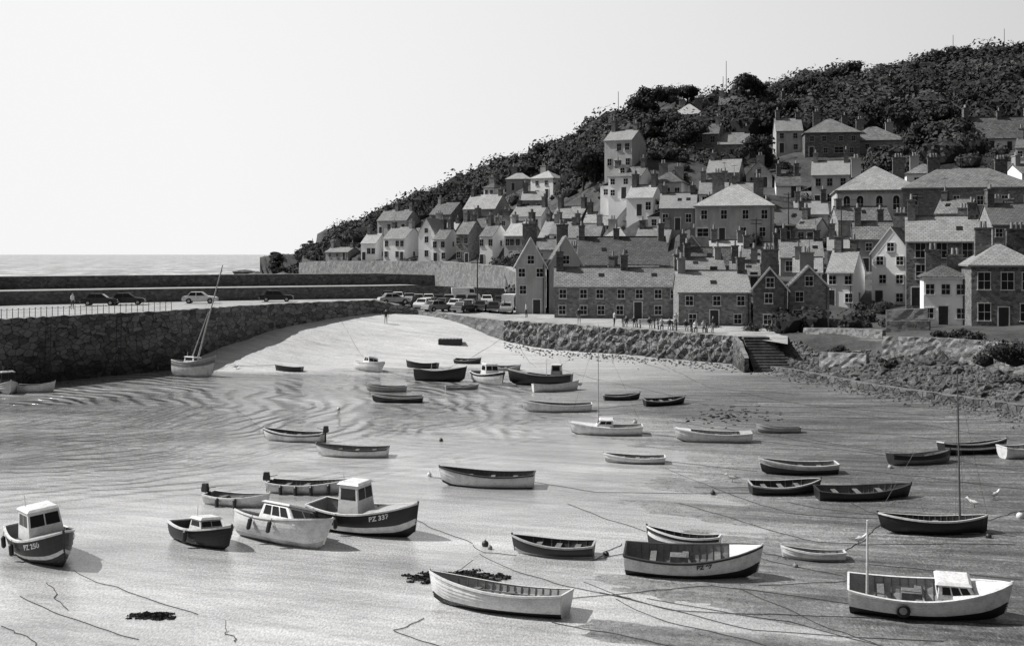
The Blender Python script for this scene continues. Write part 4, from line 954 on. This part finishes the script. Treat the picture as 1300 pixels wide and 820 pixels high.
for i in range(1300):
    px=rng.uniform(640,1400); Y=float(front(px))-abs(rng.normal())*2.0-1.2; x=GX(px,Y); z=float(fz(x,Y)); s=rng.uniform(.03,.14)
    v=IV*(1+.25*rng.normal(size=(len(IV),1)))*s+np.array([x,Y,z]); b.add(v.tolist(),IF.tolist())
top(b.obj("rock_rubble",MRock),"loose broken stones covering the bank","rubble",kind="stuff")
for i in range(50):
    px=rng.uniform(305,420); Y=rng.uniform(620,760) if px<360 else rng.uniform(380,640)
    if px>=360: Y=float(tfront(px))+rng.uniform(-3,6)
    x=GX(px,Y); o=bpy.data.objects.new("shore_rock",RMs[i%8]); link(o); s=rng.uniform(2,6); o.scale=(s*1.6,s,s*.6); o.rotation_euler=(0,0,rng.uniform(0,6)); o.location=(x,Y,rng.uniform(-.8,.8)); top(o,"dark sea rock at the foot of the headland","rock","headland rocks")
def tw(px,Y,h0,dz=1.0): x=GX(px,Y); z=float(tzf(x,Y)); return (x,Y,z-1.5,z+dz) if h0 is None else (x,Y,h0-3.5,h0)
wallstrip("retaining_wall",[(GX(1120,101),101,1.2,4.5),(GX(1200,96),96,1.2,4.7),(GX(1275,91),91,1.2,4.7),(GX(1420,85),85,1.2,5.0)],.6,MStone,"rough stone garden wall above the rubble bank",.1,.4,MStone)
wallstrip("garden_wall",[(GX(1020,116),116,2,4.3),(GX(1075,112),112,2,4.5),(GX(1120,108),108,2,4.6)],.45,MStone,"stone garden wall beside the lane",.05,.5,MConc)
wallstrip("garden_wall",[(GX(1125,117),117,3,6.0),(GX(1178,116),116,3,6.2)],.45,MStone,"tall stone yard wall between houses",.04,.6,MConc)
wallstrip("garden_wall",[(GX(1085,110),110,2,3.6),(GX(1130,106),106,2,3.8)],.5,MStone,"low pale stone yard wall by the bank",.03,.8,MConc)
wallstrip("garden_wall",[(GX(1040,104),104,1,2.9),(GX(1100,101),101,1,3.0)],.5,MStone,"rough low wall terracing the bank",.08,.4,MStone)
wallstrip("garden_wall",[(GX(1125,112),112,3.0,5.2),(GX(1180,110),110,3.0,5.3)],.5,MStoneD,"dark stone yard wall below the houses",.04,.6,MStone)
for a,c,Ya,Yb_ in((900,1000,168,166),(1000,1060,204,200),(740,850,236,232),(840,930,196,194),(960,1040,215,212),(1040,1160,205,203),(860,985,245,240),(1160,1300,215,212),(700,800,262,255),(560,700,300,275),(1090,1230,232,228),(900,1040,142,136),(1060,1160,155,152)):
    n=6; wallstrip("garden_wall",[tw(a+(c-a)*i/n,Ya+(Yb_-Ya)*i/n,None,1.0) for i in range(n+1)],.5,MStone,"grey stone terrace wall on the hillside",.05,1.2,MStone)
# ---------------- cars
def carparts():
    b=MB(); def_arch=lambda cx:[(cx+.36*math.cos(a),.3+.36*math.sin(a)) for a in [math.pi-i*math.pi/8 for i in range(9)]]
    pr=[(-1.95,.3)]+def_arch(-1.2)+def_arch(1.25)+[(1.95,.3),(2.02,.5),(1.95,.68),(1.75,.78),(.85,.88),(-1.35,.92),(-1.9,.86),(-2.02,.6)]
    n=len(pr); v=[(x,-.8+(.04 if z>.6 else 0),z) for x,z in pr]+[(x,.8-(.04 if z>.6 else 0),z) for x,z in pr]
    b.add(v,[tuple(range(n)),tuple(range(2*n-1,n-1,-1))]+[(i,n+i,n+(i+1)%n,(i+1)%n) for i in range(n)])
    b.fr((-1.45,.9,-.72,.72,.86),(-1.05,.25,-.58,.58,1.36)); 
    body=b
    g=MB()
    for s_ in(-1,1):
        for x0,x1,X0,X1 in((-1.28,-.42,-1.0,-.42),(-.34,.66,-.34,.2)):
            q=[(x0,s_*.714,.92),(x1,s_*.714,.92),(X1,s_*.60,1.31),(X0,s_*.60,1.31)]; g.add(q,[(0,1,2,3) if s_<0 else (3,2,1,0)])
    g.add([(.862,-.62,.92),(.862,.62,.92),(.335,.55,1.31),(.335,-.55,1.31)],[(0,1,2,3)]); g.add([(-1.415,-.62,.92),(-1.415,.62,.92),(-1.10,.55,1.31),(-1.10,-.55,1.31)],[(3,2,1,0)])
    w=MB(); w.cyl((0,-.09,0),(0,.09,0),.3,.3,16,0); w.cyl((0,-.1,0),(0,.1,0),.17,.17,12,1)
    return body,g,w
CB,CG,CW=carparts()
def bm2me(b,name,mats):
    me=bpy.data.meshes.new(name); me.from_pydata(b.v,[],b.f)
    for m in mats: me.materials.append(m)
    me.polygons.foreach_set('material_index',b.m); return me
CBM={k:bm2me(CB,"body",[CM[k]]) for k in 'WBDGL'}; CGM=bm2me(CG,"windows",[MGl]); CWM=bm2me(CW,"wheel",[MRub,ML])
b=MB(); b.box(1.98,2.07,-.78,.78,.36,.5); b.box(-2.07,-1.98,-.78,.78,.36,.5); BUM=bm2me(b,"bumper",[ML])
b=MB(); b.box(1.94,2.03,-.12,.12,.55,.7); HLM=bm2me(b,"headlight",[MW])
VAN=MB(); VAN.fr((-2.1,1.3,-.85,.85,.35),(-2.1,1.0,-.78,.78,2.0)); VAN.fr((1.25,2.1,-.83,.83,.35),(1.2,1.75,-.78,.78,1.1)); VM=bm2me(VAN,"body",[MW])
b=MB(); b.add([(1.20,-.7,1.25),(1.20,.7,1.25),(1.05,.66,1.85),(1.05,-.66,1.85)],[(0,1,2,3)]); VGM=bm2me(b,"windscreen",[MGl])
VSM=[]
for s_ in(-1,1):
    b=MB(); b.add([(.35,s_*.845,1.3),(1.05,s_*.845,1.3),(.92,s_*.82,1.8),(.35,s_*.82,1.8)],[(0,1,2,3) if s_<0 else (3,2,1,0)]); VSM.append(bm2me(b,"side_window",[MGl]))
cn={'W':'white','B':'black','D':'dark','G':'grey','L':'silver'}
def car(px,Y,th,c,van=False,where="parked on the quay"):
    x=GX(px,Y); z=float(deckz(px,Y)); e=empty("parked_van" if van else "parked_car",(x,Y,z+.005),math.radians(th)); top(e,f"{'white panel van' if van else cn[c]+' small saloon car'} {where}","van" if van else "car","parked cars on the quay")
    inst(VM if van else CBM[c],"body",e,(0,0,0))
    if not van:
        inst(CGM,"windows",e,(0,0,0)); inst(BUM,"bumpers",e,(0,0,0))
        for y_ in(-.54,.54): inst(HLM,"headlight",e,(0,y_,0))
    else:
        inst(VGM,"windscreen",e,(0,0,0))
        for q in VSM: inst(q,"side_window",e,(0,0,0))
    for X in(-1.2,1.25):
        for y_ in(-.72,.72): inst(CWM,"wheel",e,(X,y_,.3))
car(127,134,8,'D'); car(161,135.5,12,'D'); car(254,140,6,'W'); car(351,145,8,'B')
cs=[(492,153,95,'D'),(505,154,95,'W'),(519,155,100,'G'),(531,156,95,'L'),(544,157,95,'W'),(557,157,92,'D'),(570,158,95,'L'),(585,159,95,'B'),(600,160,90,'D'),(618,161,92,'W'),(634,161,95,'D'),(500,149,20,'L'),(548,151,60,'L'),(565,151,70,'D'),(580,150,75,'W'),(596,150,80,'L'),(612,149,80,'D'),(628,148,84,'B'),(643,147,88,'L'),(540,149,70,'W'),(525,151,60,'D'),(556,146,40,'G'),(590,146,60,'B')]
for c_ in cs: car(*c_,where="in the quayside car park")
car(592,165,10,'W',True,"in the quayside car park"); car(648,154,80,'W',True,"in the quayside car park")
# railing on pier edge
e=empty("railing",(0,0,0)); top(e,"iron post and chain railing on pier edge","railing")
pp=[]
for i in range(34):
    px=-20+i*7.2; Y=float(front(px))+.5; pp.append((GX(px,Y),Y))
for x,y in pp:
    b=MB(); b.cyl((x,y,5.85),(x,y,6.75),.035,.03,6); b.obj("post",MK,e)
b=MB()
for (a,c) in zip(pp[:-1],pp[1:]):
    b.tube([(a[0]+(c[0]-a[0])*k/4,a[1]+(c[1]-a[1])*k/4,6.7-.12*math.sin(k/4*math.pi)) for k in range(5)],.015)
b.obj("chain",MK,e)
for px in(60,150):
    Y=float(front(px))-.75; x=GX(px,Y); b=MB()
    for s_ in(-.22,.22): b.cyl((x+s_,Y+.15*s_-.1,.2),(x+s_,Y+.35,5.9),.03,.03,5)
    for k in range(16): b.cyl((x-.22,Y-.1+.025*k,.5+k*.34),(x+.22,Y-.07+.025*k,.5+k*.34),.02,.02,4)
    top(b.obj("ladder",MK),"iron ladder fixed to the pier wall","ladder","pier ladders")
# poles
def pole(px,Y,z,ht,label,arms=True,cat="pole",r=.11):
    x=GX(px,Y); e=MB(); e.cyl((x,Y,z-.5),(x,Y,z+ht),r,r*.6,8)
    if arms:
        for k in(.3,.8): e.box(x-.8,x+.8,Y-.06,Y+.06,z+ht-k-.1,z+ht-k)
    top(e.obj("telegraph_pole" if arms else "mast_pole",MBark),label,cat)
pole(606,152,4.7,6.5,"wooden telegraph pole by the car park")
for px,Y,ht in((785,300,13),(922,308,13),(918,309,9),(1210,318,12),(1275,315,12),(1001,190,8),(1165,178,8),(880,200,7),(740,228,6),(1068,160,9),(1030,300,9),(820,230,7),(960,170,7)):
    x=GX(px,Y); pole(px,Y,float(tzf(x,Y)),ht,"slender wooden pole standing above rooftops",arms=ht<9)
# raft on beach
x,y,z=P(572,432,1.9); b=MB()
b.fr((-1.3,1.3,-.7,.7,0),(-1.3,1.3,-.7,.7,.55))
for k in range(5): b.box(-1.34,-1.3+.0,-.7+k*.3,-.5+k*.3,0,.56)
for k in range(7): b.box(-1.25+k*.38,-1.0+k*.38,-.75,.75,.553,.6)
o=b.obj("wooden_raft",MD); o.location=(x,y,float(fz(x,y))-.05); top(o,"dark planked wooden float on the sand","raft")
# buoys
def buoy(px,py,r,m):
    x,y,_=P(px,py,0); z=max(0,float(fz(x,y)))
    import bmesh
    bm=bmesh.new(); bmesh.ops.create_uvsphere(bm,u_segments=14,v_segments=9,radius=r); me=bpy.data.meshes.new("buoy"); bm.to_mesh(me); bm.free()
    me.materials.append(CM[m]); me.polygons.foreach_set('use_smooth',[True]*len(me.polygons))
    e=empty("mooring_buoy",(x,y,z+r*.6)); o=bpy.data.objects.new("float",me); link(o,e); b=MB(); b.cyl((0,0,r*.9),(0,0,r*1.35),r*.18,r*.12,6); b.obj("shackle",MK,e)
    top(e,"round mooring buoy resting on wet sand","buoy","mooring buoys")
for q in((616,693,.14,'D'),(622,697,.1,'G'),(806,538,.17,'L'),(1295,667,.16,'W'),(1255,690,.12,'D'),(545,604,.12,'W'),(905,628,.12,'D'),(1010,722,.1,'G'),(770,705,.1,'D'),(1130,600,.12,'L'),(430,520,.12,'W'),(560,560,.12,'D')): buoy(*q)
# ---------------- people
def person_mesh(pose,shirt,leg,name):
    if pose=='stand':
        J={'pel':(0,0,.93),'sp':(0,0,1.15),'ch':(0,0,1.38),'ne':(0,-.01,1.5),'hd':(0,-.03,1.62),'ht':(0,-.02,1.72)}
        Lm=[[(.09,0,.88),(.10,-.02,.48),(.11,.02,.08),(.12,-.14,.03)],[(-.09,0,.88),(-.12,.05,.48),(-.12,.12,.08),(-.13,-.03,.03)]]
        Am=[[(.19,0,1.4),(.26,.03,1.12),(.27,-.06,.86),(.27,-.1,.78)],[(-.19,0,1.4),(-.27,.02,1.12),(-.25,-.1,.88),(-.25,-.15,.8)]]
    else:
        J={'pel':(0,0,.55),'sp':(0,.0,.75),'ch':(0,.02,.98),'ne':(0,0,1.12),'hd':(0,-.03,1.24),'ht':(0,-.02,1.34)}
        Lm=[[(.09,-.05,.52),(.12,-.46,.52),(.12,-.46,.1),(.12,-.6,.04)],[(-.09,-.05,.52),(-.12,-.44,.54),(-.12,-.5,.1),(-.13,-.64,.04)]]
        Am=[[(.19,.02,1.0),(.25,-.04,.75),(.12,-.28,.64),(.08,-.34,.62)],[(-.19,.02,1.0),(-.25,-.04,.75),(-.12,-.28,.64),(-.08,-.34,.62)]]
    V=[];E=[];R=[]
    def a(p,r): V.append(p);R.append(r);return len(V)-1
    ids=[a(J[k],r) for k,r in(('pel',.15),('sp',.135),('ch',.165),('ne',.06),('hd',.095),('ht',.075))]
    for i in range(5): E.append((ids[i],ids[i+1]))
    for L_ in Lm:
        p=ids[0]
        for q,r in zip(L_,(.1,.065,.045,.04)): k=a(q,r);E.append((p,k));p=k
    for L_ in Am:
        p=ids[2]
        for q,r in zip(L_,(.065,.045,.033,.03)): k=a(q,r);E.append((p,k));p=k
    me=bpy.data.meshes.new("figure"); me.from_pydata(V,E,[]); o=bpy.data.objects.new("figure",me); COL.objects.link(o)
    o.modifiers.new('s','SKIN'); o.modifiers.new('u','SUBSURF').levels=1
    sv_=me.skin_vertices[0].data
    for i,r in enumerate(R): sv_[i].radius=(r,r*.85)
    sv_[0].use_root=True
    dg=bpy.context.evaluated_depsgraph_get(); dg.update(); m2=bpy.data.meshes.new_from_object(o.evaluated_get(dg)); bpy.data.objects.remove(o)
    m2.name=name; m2.materials.clear()
    for m in(ML,shirt,leg,MD): m2.materials.append(m)
    hz=J['ne'][2]; pz=J['pel'][2]+.02
    for p in m2.polygons:
        c=p.center; p.use_smooth=True
        if c.z>hz+.16 or (c.z>hz+.05 and c.y>0.02): p.material_index=3
        elif c.z>hz-.01: p.material_index=0
        elif pose=='stand': p.material_index=(0 if abs(c.x)>.2 and c.z<1.05 else 1) if c.z>pz or abs(c.x)>.2 else 2
        else: p.material_index=1 if (c.z>.62 and c.y>-.3) else 2
    return m2
PM={}
for ps in('stand','sit'):
    for sn_,ms in(('white',(MW,MD)),('dark',(MD,MG)),('pale',(ML,MB_))): PM[ps,sn_]=person_mesh(ps,ms[0],ms[1],"person")
def person(px,Y,z,rz,ps,sh):
    o=bpy.data.objects.new("person",PM[ps,sh]); link(o); o.location=(GX(px,Y),Y,z); o.rotation_euler=(0,0,rz)
    top(o,f"person in {sh} top {'sitting on a bench' if ps=='sit' else 'standing on the waterfront'}","person")
person(490,139,float(fz(GX(490,139),139)),.4,'stand','dark'); person(92,125,5.71,1.2,'stand','white')
def bench(px,Y):
    x=GX(px,Y); z=float(deckz(px,Y)); e=empty("bench",(x,Y,z+.01)); top(e,"wooden slatted bench on the promenade","bench","promenade benches")
    b=MB()
    for k in range(4): b.box(-.9,.9,-.3+k*.13,-.2+k*.13,.42,.46)
    b.obj("seat",MT,e); b=MB()
    for k in range(3): b.box(-.9,.9,.24,.28,.55+k*.13,.64+k*.13)
    b.obj("backrest",MT,e)
    for s_ in(-.75,.75):
        b=MB(); b.box(s_-.04,s_+.04,-.28,.22,0,.42); b.box(s_-.04,s_+.04,.22,.3,0,.92); b.obj("leg",MK,e)
    return x,z
for i,(px,Y) in enumerate(((800,125.5),(822,124),(845,122),(868,120.5),(888,119))):
    x,z=bench(px,Y)
    for s_ in((-.4,.4) if i%2==0 else (0.2,)):
        person(650+(x+s_)*F/(Y-.05),Y+.02,z-.08,random.uniform(-.3,.3),'sit',random.choice(['white','dark','pale']))
for px,Y,s_ in((780,126,'pale'),(858,124,'white'),(735,131,'dark'),(668,140,'white'),(905,118.5,'dark'),(640,146,'pale')):
    person(px,Y,float(deckz(px,Y)),random.uniform(0,6),'stand',s_)
# ---------------- gulls
def gull(px,py,rz):
    x,y,_=P(px,py,.1); z=max(0,float(fz(x,y))); b=MB()
    prof=[(-.25,.0,.16),(-.12,.05,.17),(0,.08,.18),(.12,.07,.2),(.19,.045,.27),(.23,.045,.32),(.27,.02,.31),(.31,.005,.3)]
    n=8; v=[]
    for (X,r,zz) in prof:
        for k in range(n): an=2*math.pi*k/n; v.append((X,max(r,.004)*math.cos(an),zz+max(r,.004)*math.sin(an)))
    b.add(v,[(i*n+k,(i+1)*n+k,(i+1)*n+(k+1)%n,i*n+(k+1)%n) for i in range(len(prof)-1) for k in range(n)],0)
    for s_ in(-.03,.03): b.cyl((0,s_,0),(0,s_,.12),.008,.008,4,1)
    b.add([(-.3,.03,.17),(.1,.085,.2),(.1,.02,.27),(-.32,0,.2)],[(0,1,2,3)],1); b.add([(-.3,-.03,.17),(.1,-.085,.2),(.1,-.02,.27),(-.32,0,.2)],[(3,2,1,0)],1)
    o=b.obj("seagull",[MW,MG],smooth=True); o.location=(x,y,z); o.rotation_euler=(0,0,rz); o.scale=(1.3,1.3,1.3); top(o,"white gull with grey wings standing on mud","bird","gulls")
gull(1237,648,2.5); gull(1262,640,.4); gull(300,470,1); gull(1090,690,0); gull(930,610,3)
# laundry
e=empty("washing_line",(GX(1112,222),222,GZ(214,222)-2)); top(e,"washing line with white laundry in a garden","washing line")
for s_ in(-2.5,2.5):
    b=MB(); b.cyl((s_,0,-1.5),(s_,0,2.2),.05,.05,6); b.obj("post",MT,e)
for k in range(5):
    b=MB(); x=-2+k*.9; b.add([(x,0,1.2),(x+.4,.08,1.15),(x+.75,0,1.2),(x+.75,0,2.1),(x+.4,.02,2.08),(x,0,2.1)],[(0,1,4,5),(1,2,3,4)]); b.obj("laundry",MW,e)
b=MB(); b.cyl((-2.5,0,2.1),(2.5,0,2.1),.012,.012,4); b.obj("line",MK,e)
print("objs",len(bpy.data.objects),"infill",len(INF))
